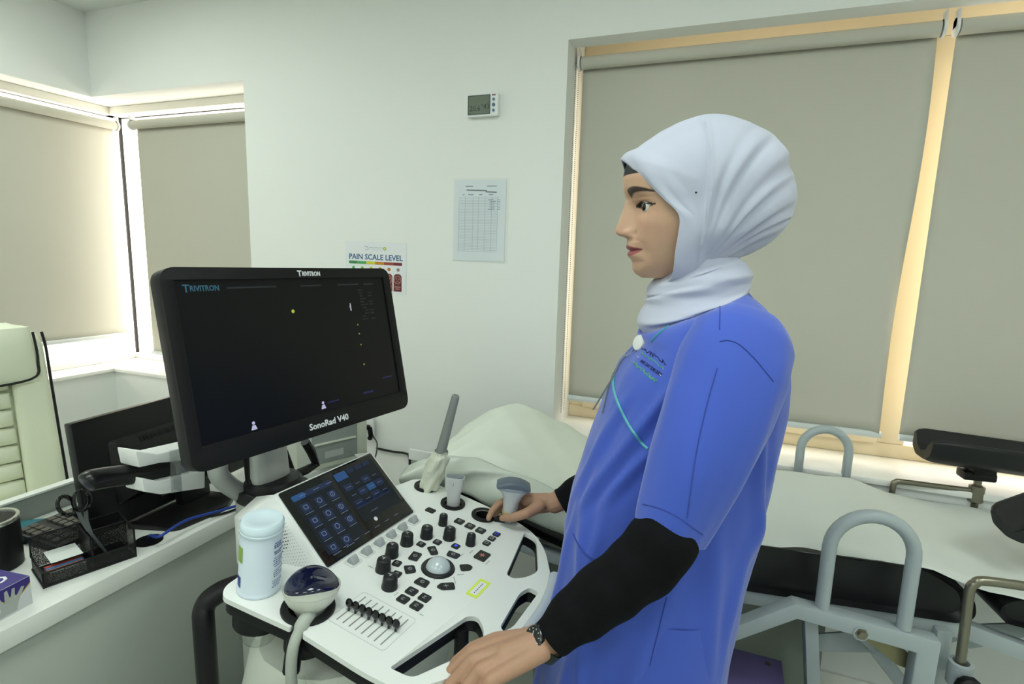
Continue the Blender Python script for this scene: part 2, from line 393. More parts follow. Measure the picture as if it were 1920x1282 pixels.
for x, f, wd, dp, an, sh, ic in KEYS:
    if sh == 't': pl = rpoly([(-wd*.42, -dp/2), (wd*.42, -dp/2), (wd/2, dp/2), (-wd/2, dp/2)], .004, 3)
    elif sh == 'a': pl = rpoly([(-wd/2, -dp/2), (wd*.25, -dp/2), (wd*.55, 0), (wd*.25, dp/2), (-wd/2, dp/2)], .0035, 3)
    else: pl = rrect(wd, dp, .003, 3)
    Mk = PF @ Matrix.Translation(V(x, -f, 0)) @ Matrix.Rotation(math.radians(an), 4, 'Z')
    k = mk('key', G().prism(pl, -.002, .0026), M_key, us, bevel=.0008, seg=1, M=Mk)
    Mi = PF @ Matrix.Translation(V(x, -f, .0030))
    if sh in 'bs':
        g = G().prism(rrect(.0085, .0075, .001, 2), 0, .0003, [rrect(.006, .005, .001, 2)], Mi); mk('key_mark', g, M_blue if sh == 'b' else M_print, k, smooth=False)
    elif sh == 'u': mk('key_mark', G().prism(rrect(.007, .006, .001, 2), 0, .0003, M=Mi), M_blue, k, smooth=False)
    elif sh == 'f':
        g = G()
        for q in range(3): g.box((0, 0, .0002), (.011, .0015, .0004), Mi @ Matrix.Rotation(q*math.pi/3, 4, 'Z'))
        mk('key_mark', g, M_red, k, smooth=False)
    elif ic.startswith('F'): mk('key_mark', G().text(ic, .0085, Mi, .0002), M_print, k, smooth=False)
    elif ic in ('M', 'B', 'k', 'n'): mk('key_mark', G().prism(rrect(.0065, .005, .001, 2), 0, .0003, [rrect(.0045, .003, .001, 2)], Mi), M_print, k, smooth=False)
    elif ic == 'x':
        for q in range(2): mk('key_mark', G().box((0, 0, .0001), (.009, .0013, .0003), Mi @ Matrix.Rotation(math.pi/4+q*math.pi/2, 4, 'Z')), M_print, k, smooth=False)
    elif ic: mk('key_mark', G().prism(circ(0, 0, .0040, 14), 0, .0003, [circ(0, 0, .0029, 14)], Mi).box((0, .0015, .0001), (.0011, .0035, .0003), Mi), M_print, k, smooth=False)
# knobs
for x, f, r in [(-.024, -.092, .0125), (.025, -.094, .0125), (.070, -.078, .0125), (.131, -.079, .0095), (.096, -.039, .0125), (.106, .007, .0098), (-.068, -.076, .0135), (-.098, -.036, .0135)]:
    Mk = PF @ Matrix.Translation(V(x, -f, 0)); hh = .0245
    g = G(); N = 40
    for (rr, z) in (): pass
    rings = [[((rr*(1+(.018 if (i % 2 and 0.1 < z/hh < .9) else 0)))*math.cos(2*math.pi*i/N), (rr*(1+(.018 if (i % 2 and 0.1 < z/hh < .9) else 0)))*math.sin(2*math.pi*i/N), z) for i in range(N)] for rr, z in ((r*1.06, 0), (r*1.06, hh*.12), (r*1.0, hh*.2), (r*.94, hh*.82), (r*.88, hh*.94), (r*.74, hh))]
    g.loft(rings); k = mk('knob', g, M_key, us, M=Mk, ang=50)
    mk('knob_mark', G().prism(rrect(r*.5, r*.16, .0003, 2), hh+.0001, hh+.0005, M=Mk).prism(rrect(r*.16, r*.5, .0003, 2, cx=r*.1, cy=r*.2), hh+.0001, hh+.0005, M=Mk), M_print, k, smooth=False)
# paddle switches behind the screen edge
for x in (-.083, -.046, -.0095, .027, .0635, .100):
    Mk = PF @ Matrix.Translation(V(x, .134, 0))
    mk('paddle_well', G().prism(rrect(.030, .026, .008), .0001, .0007, [rrect(.024, .020, .006)]), mat('well_white', 'd3d7d5', .4), us, M=Mk)
    g = G(); pr = [(-.009, 0), (.008, 0), (.009, .0045), (.005, .0115), (.000, .0125), (-.004, .0075)]
    g.loft([[(sx, q[0], q[1]) for q in pr] for sx in (-.0085, .0085)]); mk('paddle', g, mat('paddle_grey', 'a6acad', .45), us, bevel=.0012, M=Mk)
# slide controls
mk('slider_field', G().prism(rrect(.085, .115, .008, cx=-.176, cy=.006), .0001, .0005, [rrect(.0835, .1135, .0075, cx=-.176, cy=.006)], PF), M_ltgrey, us)
for i in range(8):
    f = -.051+i*.0129
    mk('slider_track', G().prism(rrect(.068, .0018, .0008, 2, cx=-.176, cy=-f), .0002, .0010, M=PF), mat('track_grey', '8d918f', .5), us)
    xs = -.183+.0012*i
    Mk = PF @ Matrix.Translation(V(xs, -f, 0))
    g = G().lathe([(.002, 0), (.002, .006), (.0045, .008), (.0062, .0125), (.0055, .018), (.0035, .0205), (.0005, .021)], 16, Matrix.Diagonal((.75, 1.15, 1, 1)).to_4x4()); mk('slider_knob', g, M_gloss, us, M=Mk)
# small printed legends beside keys and knobs
g = G()
for (x, f, t, an) in ((.136, -.050, 'Menu', 90), (.14, -.020, 'Set', 90), (.075, .066, 'Freeze', 0), (.085, .022, 'Depth', 0), (-.105, -.015, 'Gain', 0), (-.075, -.100, 'Zoom', 90), (.012, -.026, 'Print', -38), (.064, .013, 'Save', 0), (-.028, .010, 'Update', 45), (-.010, .044, 'Pointer', 45), (.010, .044, 'Enter', -45), (-.12, .05, 'TGC', 90)):
    mk('panel_print', G().box((0, 0, 0), (.0026*len(t), .0014, .0002), PF @ Matrix.Translation(V(x, -f, .0004)) @ Matrix.Rotation(math.radians(an), 4, 'Z')), M_print, us, smooth=False)
# paper note with highlighter border
Mk = PF @ Matrix.Translation(V(-.003, -.0915, .0003))
st = thing('paper_label', 'small white paper label with neon yellow border stuck on the control panel', 'label', Mk.translation)
mk('yellow_border', G().prism(rrect(.054, .023, .001, 2), 0, .0003, [rrect(.040, .013, .0005, 2)], Mk), mat('neon_yellow', 'd9ec5a', .6), st, smooth=False)
mk('paper', G().prism(rrect(.0405, .0135, .0005, 2), 0, .0002, M=Mk), mat('paper_white', 'e7e8ee', .7), st, smooth=False)
g = G()
for k in range(6): g.box((-.0145+k*.0058, 0, .0003), (random.uniform(.003, .0048), .0017, .0002), Mk)
o = mk('print', g, mat('ink', '4a4c58', .7), st, smooth=False); o['kind'] = 'stuff'

# ---- tilted touch screen housing
A0, A1 = (-.153, .020), (-.277, .134)             # bottom and top of the glass (h, z)
TSd = (hf(0, A1[0], A1[1])-hf(0, A0[0], A0[1])); TSL = TSd.length; TSd.normalize()
TSN = MX.cross(TSd).normalized()
TSF = frame((hf(0, A0[0], A0[1])+hf(0, A1[0], A1[1]))/2, MX, TSd, TSN)
def flank(s):
    return [hf(s*.131, A1[0]-.004, A1[1]+.001), hf(s*.20, -.280, .113), hf(s*.20, -.286, .008), hf(s*.135, A0[0]+.004, A0[1]-.004)]
for s in (-1, 1):
    a, b, c_, d = flank(s); ctr = hf(0, -.32, .03)
    if s > 0: b = hf(.150, -.280, .118); c_ = hf(.150, -.286, .012)
    a2, b2, c2, d2 = hf(s*.131, -.33, .12), hf(s*.18, -.33, .10), hf(s*.18, -.33, .005), hf(s*.13, -.155, .005)
    g = G().add([a, b, c_, d, a2, b2, c2, d2], [(0, 1, 2, 3), (0, 4, 5, 1), (1, 5, 6, 2), (2, 6, 7, 3), (3, 7, 4, 0), (4, 7, 6, 5)])
    mk('screen_flank', g, M_pan, us, bevel=.003)
g = G().box((0, 0, -.012), (.268, TSL+.006, .022), TSF); g.add([hf(-.13, -.277, .125), hf(.13, -.277, .125), hf(.13, -.34, .10), hf(-.13, -.34, .10), hf(-.13, -.16, .0), hf(.13, -.16, .0), hf(.13, -.34, .0), hf(-.13, -.34, .0)], [(0, 1, 2, 3), (0, 4, 5, 1), (3, 2, 6, 7), (4, 7, 6, 5), (0, 3, 7, 4), (1, 5, 6, 2)])
mk('screen_housing', g, M_pan, us, bevel=.002)
ts = mk('touch_screen', G().prism(rrect(.254, TSL-.002, .004), 0, .0022, M=TSF), mat('touch_glass', '0b0d10', .08, coat=.4), us, bevel=.0006)
M_ui = mat('screen_blue', '182442', .3, emit=.07, ecol='2a4070'); M_ui2 = mat('screen_blue_bright', '23406c', .3, emit=.16, ecol='2d6aa8'); M_ui3 = mat('screen_dark', '10161f', .3, emit=.08, ecol='141d2c'); M_uit = mat('screen_text', '5d6884', .3, emit=.12, ecol='93a3c8')
def ui(cx, cy, w_, h_, m, nm='screen_tile'):
    return mk(nm, G().prism(rrect(w_, h_, .002, 2, cx, cy), .0023, .0026, M=TSF), m, ts, smooth=False)
L2 = TSL/2
ui(-.062, .0, .098, TSL*.78, M_ui3, 'screen_field'); ui(.058, .012, .118, TSL*.70, M_ui3, 'screen_field')
def uif(cx, cy, w_, h_, m, dz=.0004):
    return mk('screen_tile', G().prism(rrect(w_, h_, .0015, 2, cx, cy), .0023+dz, .0025+dz, M=TSF), m, ts, smooth=False)
uif(-.095, L2*.72, .030, .012, M_ui2); uif(-.062, L2*.72, .032, .012, M_ui); uif(-.029, L2*.72, .030, .012, M_ui)
g = G()
for r in range(4):
    for c_ in range(3):
        if r == 3 and c_ == 2: continue
        cx, cy = -.094+c_*.034, L2*.42-r*.031
        uif(cx, cy, .020, .019, M_ui)
        q_ = (r*3+c_) % 3
        g.prism(circ(cx, cy+.001, .0058, 14) if q_ else rrect(.010, .009, .002, 2, cx, cy+.001), .0030, .0032, [circ(cx, cy+.001, .0044, 14) if q_ else rrect(.0075, .0065, .002, 2, cx, cy+.001)], TSF)
        if q_ == 2: g.box((cx, cy+.001, .0031), (.0012, .007, .0002), TSF)
        g.box((cx, cy-.0125, .0030), (.020, .0011, .0002), TSF)
uif(.018, L2*.74, .032, .018, M_ui2)
for k in range(3): uif(.048+k*.024, L2*.78, .018, .010, M_ui)
for r in range(3):
    for k in range(4): uif(.018+k*.026, L2*.40-r*.020, .022, .015, M_ui2 if (r == 1 and k == 2) else M_ui3 if (r+k) % 2 else M_ui); g.box((.018+k*.026, L2*.40-r*.020, .0031), (.013, .0009, .0002), TSF)
uif(.055, -.012, .10, .009, M_ui)
for k in range(3): g.box((-.085+k*.034, L2*.72, .0031), (.016, .0014, .0002), TSF)
for k in range(6): g.box((-.07+k*.030, -L2*.80, .0027), (.014, .0011, .0002), TSF)
g.box((.04, -.034, .0029), (.02, .001, .0002), TSF)
mk('screen_print', g, M_uit, ts, smooth=False)
mk('screen_dial', G().lathe([(.0045, .0027), (.0045, .0031)], 16, TSF @ Matrix.Translation(V(.028, -L2*.62, 0))), mat('dial_grey', 'b0b4b8', .4, emit=.3, ecol='b0b4b8'), ts)
# speaker perforation of the left flank
a, b, c_, d = flank(-1); g = G(); g2 = G()
nrm = (b-a).cross(d-a).normalized(); nrm = nrm if nrm.dot(V(0, -1, .3)) > 0 else -nrm
for i in range(26):
    for j in range(24):
        u, v_ = (i+.5)/26, (j+.5)/24
        P = a*(1-u)*(1-v_)+b*u*(1-v_)+c_*u*v_+d*(1-u)*v_
        if .22 < v_ < .90 and .10 < u < .95:
            dark = (u-.45)**2/.06+(v_-.45)**2/.06 < 1
            q = look(P+nrm*.0006, nrm); r = .0013 if dark else .0009
            (g if dark else g2).add([(r*math.cos(k*math.pi/3), r*math.sin(k*math.pi/3), 0) for k in range(6)], [tuple(range(6))], q)
o = mk('speaker_holes', g, M_blk, us, smooth=False); o['kind'] = 'stuff'
o = mk('speaker_dimples', g2, M_grey, us, smooth=False); o['kind'] = 'stuff'

# ---- column, swivel and monitor
g = G().prism(rrect(.10, .10, .02), -.62, .072, M=HF @ Matrix.Translation(V(-.052, .395, 0))); mk('column', g, M_silver, us, bevel=.004)
g = G().prism(rrect(.128, .124, .05, 8), .073, .098, M=HF @ Matrix.Translation(V(-.046, .388, 0))); mk('swivel_base', g, M_blk, us, bevel=.006)
g = G().lathe([(.058, .097), (.058, .108), (.052, .116), (.04, .118)], 36, HF @ Matrix.Translation(V(-.046, .385, 0))); mk('swivel_ring', g, M_blk, us)
lab = atP(482, 950, hf(-.12, 0, 0), MX)
mk('warning_label', G().prism(rrect(.030, .026, .003), -.0004, .0004, M=look(hf(-.1035, -.380, .035), -MX)), mat('label_white', 'd8d4d2', .5), us)
mk('warning_print', G().text('!', .024, look(hf(-.1042, -.386, .035), -MX), .0003).box((.006, 0, 0), (.007, .012, .0006), look(hf(-.1042, -.380, .035), -MX)), mat('label_red', 'a4423c', .5), us)
# silver support arm running back to the left
mk('support_arm', G().tube(spline([atX(508, 958, -.90), atX(462, 930, -.90), atX(425, 906, -.90), atX(408, 880, -.90), atX(420, 830, -.90)], 5), .0185, 20, up=(0, 0, 1)), M_silver, us)
# neck
def ell(cx, cy, a, b, z, n=28, p=2.6):
    out_ = []
    for i in range(n):
        t = 2*math.pi*i/n; c0, s0 = math.cos(t), math.sin(t)
        out_.append((cx+a*abs(c0)**(2/p)*(1 if c0 > 0 else -1), cy+b*abs(s0)**(2/p)*(1 if s0 > 0 else -1), z))
    return out_
g = G().loft([ell(-.052, .385, .043, .022, .116), ell(-.055, .385, .043, .022, .13), ell(-.058, .385, .041, .020, .20), ell(-.055, .375, .038, .020, .32), ell(-.03, .36, .036, .022, .40)], HF); mk('monitor_neck', g, M_silver, us)
g = G().loft([ell(-.052, .398, .046, .022, .116), ell(-.058, .398, .044, .020, .20), ell(-.055, .390, .041, .020, .32)], HF); mk('neck_back', g, M_blk, us)

MonX = V(.155, .988, -.011).normalized(); MonY = V(-.200, .043, .979); MonY = (MonY-MonX*MonY.dot(MonX)).normalized(); MonN = MonX.cross(MonY)
MonO = V(-.755, .864, 1.250); MF4 = frame(MonO, MonX, MonY, MonN)
W2, H2 = .520, .333
mon = mk('monitor', G().prism(rrect(W2, H2, .026, 8), -.030, -.004, M=MF4).prism(rrect(W2*.86, H2*.8, .04, 8), -.05, -.028, M=MF4), M_blk, us, bevel=.004)
mk('bezel', G().prism(rrect(W2, H2, .026, 8), -.006, 0, [rrect(.478, .271, .001, 2, 0, .010)], MF4), mat('bezel_black', '0f1011', .5, spec=.3), mon, bevel=.0015)
M_scr = mat('screen_panel', '0b0d0d', .35, spec=.25, emit=.012, ecol='20283a')
scn = mk('screen', G().prism(rrect(.480, .273, .001, 2, 0, .010), -.0058, -.0032, M=MF4), M_scr, mon, smooth=False)
def mt(s, x, y, sz, m, nm, wd=None, z=.0004): return mk(nm, G().text(s, sz, MF4 @ Matrix.Translation(V(x, y, z)), .0003, width=wd, bold=.022), m, mon if z > 0 else scn, smooth=False)
mt('RIVITRON', .033, .1540, .0125, M_wprint, 'brand_print', .044); mt('T', .0045, .1545, .0165, M_wprint, 'brand_print')
mt('SonoRad V40', .020, -.147, .0175, M_wprint, 'model_print', .100)
M_st = mat('screen_logo', '2e5a70', .4, emit=.06, ecol='3c7f9c'); M_sd = mat('screen_dim', '1c2226', .4, emit=.05, ecol='39444c')
mt('RIVITRON', -.189, .131, .013, M_st, 'screen_logo', .050, -.0030); mt('T', -.2205, .131, .018, M_st, 'screen_logo', None, -.0030)
g = G()
for (x, y, w_) in ((-.10, .131, .10), (.03, .131, .05), (.13, .131, .06), (.19, .131, .03)): g.box((x, y, -.0031), (w_, .003, .0003), MF4)
for k in range(11):
    g.box((.168+random.uniform(-.006, .006), .118-k*.0065, -.0031), (random.uniform(.008, .02), .002, .0003), MF4)
    if k % 3: g.box((.190, .118-k*.0065, -.0031), (.012, .002, .0003), MF4)
mk('screen_print', g, M_sd, scn, smooth=False)
M_yel = mat('screen_yellow', 'a8b23a', .4, emit=.2, ecol='b7c440'); M_lav = mat('screen_lavender', 'b9b4d6', .4, emit=.2, ecol='c9c4ea')
mk('screen_dot', G().lathe([(.0035, 0), (.0035, .0003)], 12, MF4 @ Matrix.Translation(V(-.022, .082, -.0031))), M_yel, scn)
g = G()
for k, y in enumerate((.083, .042, .022, -.002, -.046)): g.lathe([(.0016 if k < 4 else .002, 0), (.0016, .0003)], 8, MF4 @ Matrix.Translation(V(.140 if k else .125, y, -.0031)))
mk('screen_dots', g, M_yel, scn)
mk('screen_cursor', G().prism([(-.0015, -.008), (.0015, -.008), (.0012, .008), (-.0012, .008)], 0, .0003, M=MF4 @ Matrix.Translation(V(.127, .082, -.0031))), M_lav, scn, smooth=False)
for (x, y) in ((-.142, -.116), (.014, -.112)):
    mk('screen_icon', G().prism(circ(x, y+.006, .003, 10), -.0031, -.0028, M=MF4).prism(rpoly([(x-.006, y-.006), (x+.006, y-.006), (x+.003, y+.002), (x-.003, y+.002)], .001, 2), -.0031, -.0028, M=MF4), M_lav, scn, smooth=False)
g = G().box((.040, -.108, -.0031), (.03, .0025, .0003), MF4).box((.205, -.085, -.0031), (.03, .003, .0003), MF4).box((.14, -.108, -.0031), (.03, .004, .0003), MF4)
mk('screen_print', g, mat('screen_navy', '1a1c4a', .4, emit=.12, ecol='2b2d88'), scn, smooth=False)

# ---- handle with padding, trolley body, base
HND = [atX(158, 907, -.985), atX(172, 900, -.985), atX(215, 893, -.985), atX(262, 888, -.985), atX(310, 884, -.985), atX(360, 880, -.985), atX(420, 878, -.985)]
mk('rear_handle', G().tube(spline(HND, 5), [.010, .0145, .0168, .0178]+[.0185]*26+[.0185], 20, flat=1.0), mat('handle_black', '101113', .28), us)
g = G().loft([ell(0, .30, .165, .16, -.79), ell(0, .30, .17, .165, -.60), ell(0, .24, .21, .19, -.35), ell(0, .17, .238, .16, -.14), ell(0, .15, .240, .14, -.105), ell(0, .15, .10, .10, -.10), ell(0, .15, .10, .10, -.028)], HF); mk('trolley_body', g, M_body, us)
mk('body_seam', G().tube([hf(-.21+.0*k, -.42+.06*k, -.30) for k in range(2)], .001), M_grey, us)
# black side frame curving down from behind the panel
mk('side_frame', G().tube(spline([hf(-.20, -.30, -.018), hf(-.225, -.32, -.026), hf(-.246, -.33, -.044), hf(-.256, -.32, -.09), hf(-.258, -.31, -.3), hf(-.258, -.28, -.55), hf(-.25, -.25, -.74)], 6), .021, 18, flat=.85), M_blk, us)
mk('side_frame', G().tube(spline([hf(.20, -.30, -.018), hf(.225, -.32, -.026), hf(.246, -.33, -.044), hf(.256, -.32, -.09), hf(.258, -.31, -.3), hf(.258, -.28, -.55), hf(.25, -.25, -.74)], 6), .021, 18, flat=.85), M_blk, us)
mk('base', G().prism(rrect(.56, .66, .08), -.80, -.73, M=HF @ Matrix.Translation(V(0, .25, 0))), M_blk, us, bevel=.01)
for x in (-.22, .22):
    for y in (-.02, .52):
        Mw = frame(hf(x, -y, -.86+.05), MH, V(0, 0, 1), MX)
        mk('caster', G().lathe([(.02, -.018), (.048, -.018), (.05, -.012), (.05, .012), (.048, .018), (.02, .018)], 24, Mw), M_blk, us)
# cable hook seen through the front opening
mk('cable_hook', G().tube(spline([hf(-.09, .110, -.03), hf(-.10, .115, -.07), hf(-.115, .118, -.105), hf(-.16, .115, -.118), hf(-.185, .112, -.118)], 5), .012, 12), M_blk, us)
mk('cable_hook', G().tube(spline([hf(-.205, .05, -.03), hf(-.215, .06, -.12), hf(-.22, .06, -.22)], 5), .022, 12), M_blk, us)
# grey padded front hand rail in clear film
mk('rail_wrap', G().tube(spline([pf(.118, .192, .000), pf(.08, .203, .002), pf(.03, .212, .002), pf(-.02, .214, .001), pf(-.05, .213, .0)], 5), .0115, 16), mat('film_wrapped_rail', 'b9c2cb', .25), us)
# black bracket behind the touch screen
mk('rear_bracket', G().tube([atX(572, 828, -1.0), atX(584, 848, -1.0), atX(592, 870, -1.0), atX(572, 882, -1.0), atX(545, 893, -1.0)], .012, 8), M_blk, us)
mk('rear_bracket', G().tube([atX(535, 845, -.97), atX(548, 880, -.97)], .006, 8), M_blk, us)

# foam padding taped round the handle
fo = thing('foam_padding', 'white foam blocks taped around the black handle beside the desk monitor', 'foam', (-.985, .70, .99))
M_foam = mat('white_foam', 'eceeec', .8, var=.03, vscale=60, bump=.3, bscale=300)
g = G().add([atX(256, 842, -.965), atX(300, 853, -.955), atX(372, 832, -.955), atX(372, 815, -.965), atX(262, 876, -.965), atX(297, 869, -.955), atX(372, 857, -.955), atX(372, 857, -.98)]+[], [])
def slab(p, th):
    a = [V(q) for q in p]; b = [q+V(-th, 0, 0) for q in a]; n = len(a)
    return G().add(a+b, [tuple(range(n)), tuple(range(2*n-1, n-1, -1))]+[(i, i+n, (i+1) % n+n, (i+1) % n) for i in range(n)])
mk('foam_block', slab([atX(*q, -.95) for q in ((254, 845), (296, 851), (385, 830), (385, 858), (300, 868), (261, 877))], .05), M_foam, fo, bevel=.003)
mk('foam_block', slab([atX(*q, -.95) for q in ((266, 896), (300, 903), (385, 880), (385, 915), (303, 927), (270, 922))], .05), M_foam, fo, bevel=.003)
mk('foam_block', slab([atX(*q, -1.005) for q in ((300, 845), (385, 828), (385, 905), (305, 915))], .02), M_foam, fo, bevel=.003)
mk('tape', slab([atX(*q, -.942) for q in ((318, 845), (336, 841), (342, 920), (322, 925))], .001), glassmat('tape_film', (.88, .9, .9), .15), fo)
mk('tape_band', G().tube([atX(316, 884, -.985), atX(370, 880, -.985)], .0200, 20), mat('grey_tape', '8a8e92', .3), fo)

# ---- things standing in the machine
tb = thing('wipes_canister', 'tall white plastic wipes canister with blue print at the left of the control panel', 'canister', pf(-.227, -.204))
TBM = PF @ Matrix.Translation(V(-.229, .207, 0))
M_can = mat('canister_plastic', 'd2dfea', .3, var=.02)
mk('body', G().lathe([(.031, 0), (.0350, .001), (.0355, .004), (.0345, .006), (.0335, .008), (.0328, .106), (.0318, .108)], 40, TBM), M_can, tb)
mk('lid', G().lathe([(.0335, .107), (.0342, .108), (.0342, .1115), (.0333, .1122), (.0333, .1142), (.0340, .115), (.0340, .123), (.031, .1275), (.021, .1280), (.019, .1268), (.0005, .1268)], 40, TBM), mat('lid_plastic', 'd5e6ef', .25), tb)
def wrap(g, pts_uv, R=.0397):       # quads laid on the canister: angle, height
    return g
def patch(a0, a1, z0, z1, R=.03365, n=6):
    vs = []; 
    for k in range(n+1):
        a = math.radians(a0+(a1-a0)*k/n); vs += [(R*math.cos(a), R*math.sin(a), z0), (R*math.cos(a), R*math.sin(a), z1)]
    return G().add(vs, [(2*k, 2*k+2, 2*k+3, 2*k+1) for k in range(n)], TBM)
mk('green_label', patch(148, 176, .060, .088), mat('label_green', '8fb04a', .5), tb)
mk('blue_label', patch(148, 172, .014, .034), mat('label_blue', '2b4596', .5), tb)
g = G(); zz = .105
cam_az = 0
for k in range(22):
    z = .094-k*.0038; a0 = 264; L = random.uniform(22, 46)
    if k in (3, 6, 12, 17): continue
    h_ = .0022 if k > 5 else .0034
    vs = []
    a = a0 + random.uniform(0, 6)
    while a < a0+L:
        st_ = random.uniform(3, 8); q = patch(a, a+st_, z, z+h_*.7, .0338, 2); g.add(q.v, q.f); a += st_+1.6
mk('label_print', g, mat('blue_print', '44558f', .6), tb, smooth=False)

# volume probe resting face up in the front left holder
vp = thing('volume_probe', 'large white curved ultrasound probe with dark blue lens in the front holder', 'ultrasound probe', pf(-.218, -.105))
VPM = PF @ Matrix.Translation(V(-.214, .104, -.007)) @ Matrix.Rotation(math.radians(-37), 4, 'Z') @ Matrix.Diagonal((.93, .93, .93, 1))
M_pw = mat('probe_white', 'd3d6cc', .35); M_lens = mat('lens_navy', '0d1030', .1, coat=.6)
prof = [(.014, -.03), (.020, -.01), (.030, .012), (.0395, .024), (.0455, .036), (.0475, .047), (.0470, .056)]
def ovr(r, z, sx=1.0, sy=.82): return [(r*sx*math.cos(2*math.pi*i/40), r*sy*math.sin(2*math.pi*i/40), z-(.007*math.cos(2*2*math.pi*i/40) if z > .05 else 0)) for i in range(40)]
mk('body', G().loft([ovr(r, z) for r, z in prof]), M_pw, vp, M=VPM)
mk('rim', G().loft([ovr(.0476, .0475), ovr(.0484, .0485), ovr(.0484, .0500), ovr(.0476, .0515)], caps=False), M_pw, vp, M=VPM)
def lens(k):
    t = k/9*math.pi/2; r = .0462*math.cos(t)+1e-4; zz = .0555+.015*math.sin(t)
    return [(r*math.cos(2*math.pi*i/40), r*.82*math.sin(2*math.pi*i/40), zz-(.007*math.cos(2*2*math.pi*i/40))*math.cos(t)) for i in range(40)]
mk('lens', G().loft([lens(k) for k in range(10)]), M_lens, vp, M=VPM)
mk('cable', G().tube(spline([pf(-.218, -.098, -.02), pf(-.235, -.086, .004), pf(-.252, -.082, .002), pf(-.270, -.078, -.02), pf(-.275, -.075, -.06), pf(-.272, -.07, -.12), pf(-.27, -.06, -.25), pf(-.26, -.05, -.42)], 6), [.014]*4+[.011]*10+[.0085]*29, 14), mat('probe_cable', 'a9afa6', .45), vp)
bagc = thing('cable_sleeve', 'clear plastic sleeve hanging around the probe cable below the panel', 'plastic sleeve', pf(-.268, -.06, -.2))
g = G(); rings = []
for k in range(12):
    t = k/11; c0 = V(-.270+.006*t, -(-.066+.03*t), -.085-.34*t); r = .014+.014*t
    rings.append([tuple(c0+V((r*(1+.25*math.sin(3*a+5*t)))*math.cos(a)*1.25, r*.8*math.sin(a), 0)) for a in [2*math.pi*i/24 for i in range(24)]])
mk('sleeve', g.loft(rings, PF, caps=False), glassmat('thin_film', (.90, .92, .90), .14), bagc)

# endocavity probe upright in the rear right holder with a paper sheath
ep = thing('endocavity_probe', 'long thin grey ultrasound wand standing in the rear holder in white film', 'ultrasound probe', pf(.243, -.205))
e0 = pf(.240, -.203, -.03); e1 = atY(826, 850, 1.115); e2 = atY(855, 741, 1.12)
ax = (e2-e1).normalized()
mk('shaft', G().tube([e1-ax*.03, e1, e1+ax*.04, e2-ax*.035, e2-ax*.012, e2-ax*.002, e2], [.0125, .0125, .0115, .0098, .0095, .009, .007], 20), mat('wand_grey', '8f9390', .45), ep)
mk('tip', G().tube([e2-ax*.014, e2-ax*.003, e2+ax*.0006], [.0080, .0086, .0062], 16), mat('tip_grey', '6d7470', .4), ep)
mk('handle', G().tube([e0, (e0+e1)/2, e1-ax*.005], [.017, .018, .0135], 20), M_pw, ep)
g = G(); rings = []
for k in range(16):
    t = k/15; c0 = (e0+(e1-e0)*.22)*(1-t)+(e1+ax*.006)*t; r = (.021+.004*math.sin(3.1*t)) if t < .9 else .016
    rings.append([tuple(c0+MX*(r*(1+.10*math.sin(5*a+9*t)+.06*math.sin(11*a-7*t)))*math.cos(a)+MH*(r*(1+.10*math.sin(5*a+9*t)+.07*math.sin(9*a-4*t)))*math.sin(a)+V(0, 0, .002*math.sin(4*a))) for a in [2*math.pi*i/40 for i in range(40)]])
mk('film_cover', g.loft(rings, caps=False), mat('crumpled_film', 'd9dccb', .4), ep)
lp = thing('linear_probe', 'short pale grey linear ultrasound probe in the middle holder', 'ultrasound probe', pf(.218, -.110))
LPM = frame(pf(.218, -.110), (MX*.35+MF*.94).normalized(), V(0, 0, 1).cross((MX*.35+MF*.94).normalized()), V(0, 0, 1))
LPM = LPM @ Matrix.Translation(V(.001, 0, 0))
def sq(a, b, z, p=3.2): return ell(0, 0, a, b, z, 32, p)
mk('body', G().loft([sq(.015, .012, -.04, 2), sq(.0155, .0125, .018, 2.2), sq(.016, .013, .030), sq(.0215, .0145, .042), sq(.0225, .0150, .062), sq(.0222, .0148, .068)]), mat('probe_grey', 'c9cccb', .4), lp, M=LPM)
mk('lens', G().loft([sq(.0205, .0105, .0678), sq(.0202, .0100, .0705), sq(.017, .007, .0715)]), mat('lens_grey', '7c858a', .35), lp, M=LPM)
mk('marker_ridge', G().box((-.0, -.0150, .055), (.0012, .001, .009)), M_grey, lp, M=LPM)
# ================================================================== desk side of the room
DZ, DX = .75, -1.172
M_lam = mat('desk_laminate', 'e6e9e4', .4, var=.015, vscale=4)
dk = thing('desk', 'long white laminate desk with a thick top at the left', 'desk', (-1.6, 1.0, 0))
mk('worktop', G().span(-1.60, DX, -.45, 1.58, DZ-.042, DZ), M_lam, dk, bevel=.002)
mk('front_panel', G().span(DX-.035, DX-.015, -.43, 1.56, 0.02, DZ-.042), mat('desk_panel_shaded', 'b4bbb3', .45), dk, bevel=.001)  # white laminate too; shade on this face is put into the greyer colour
mk('end_panel', G().span(-1.58, DX-.036, 1.535, 1.56, .02, DZ-.042), M_lam, dk)
mk('end_panel', G().span(-1.58, DX-.036, -.43, -.405, .02, DZ-.042), M_lam, dk)
mk('grommet', G().lathe([(.030, 0), (.030, .002), (.022, .002)], 24, Matrix.Translation(V(-1.235, .845, DZ))), M_blk, dk)
up = thing('desk_screen', 'low grey screen with white cap along the back of the desk', 'screen', (-1.61, .4, DZ))
mk('screen_panel', G().span(-1.625, -1.603, -.43, 1.30, .60, DZ+.058), mat('grey_panel', '8a908a', .5), up)
mk('screen_cap', G().span(-1.627, -1.601, -.43, 1.30, DZ+.058, DZ+.063), M_lam, up)

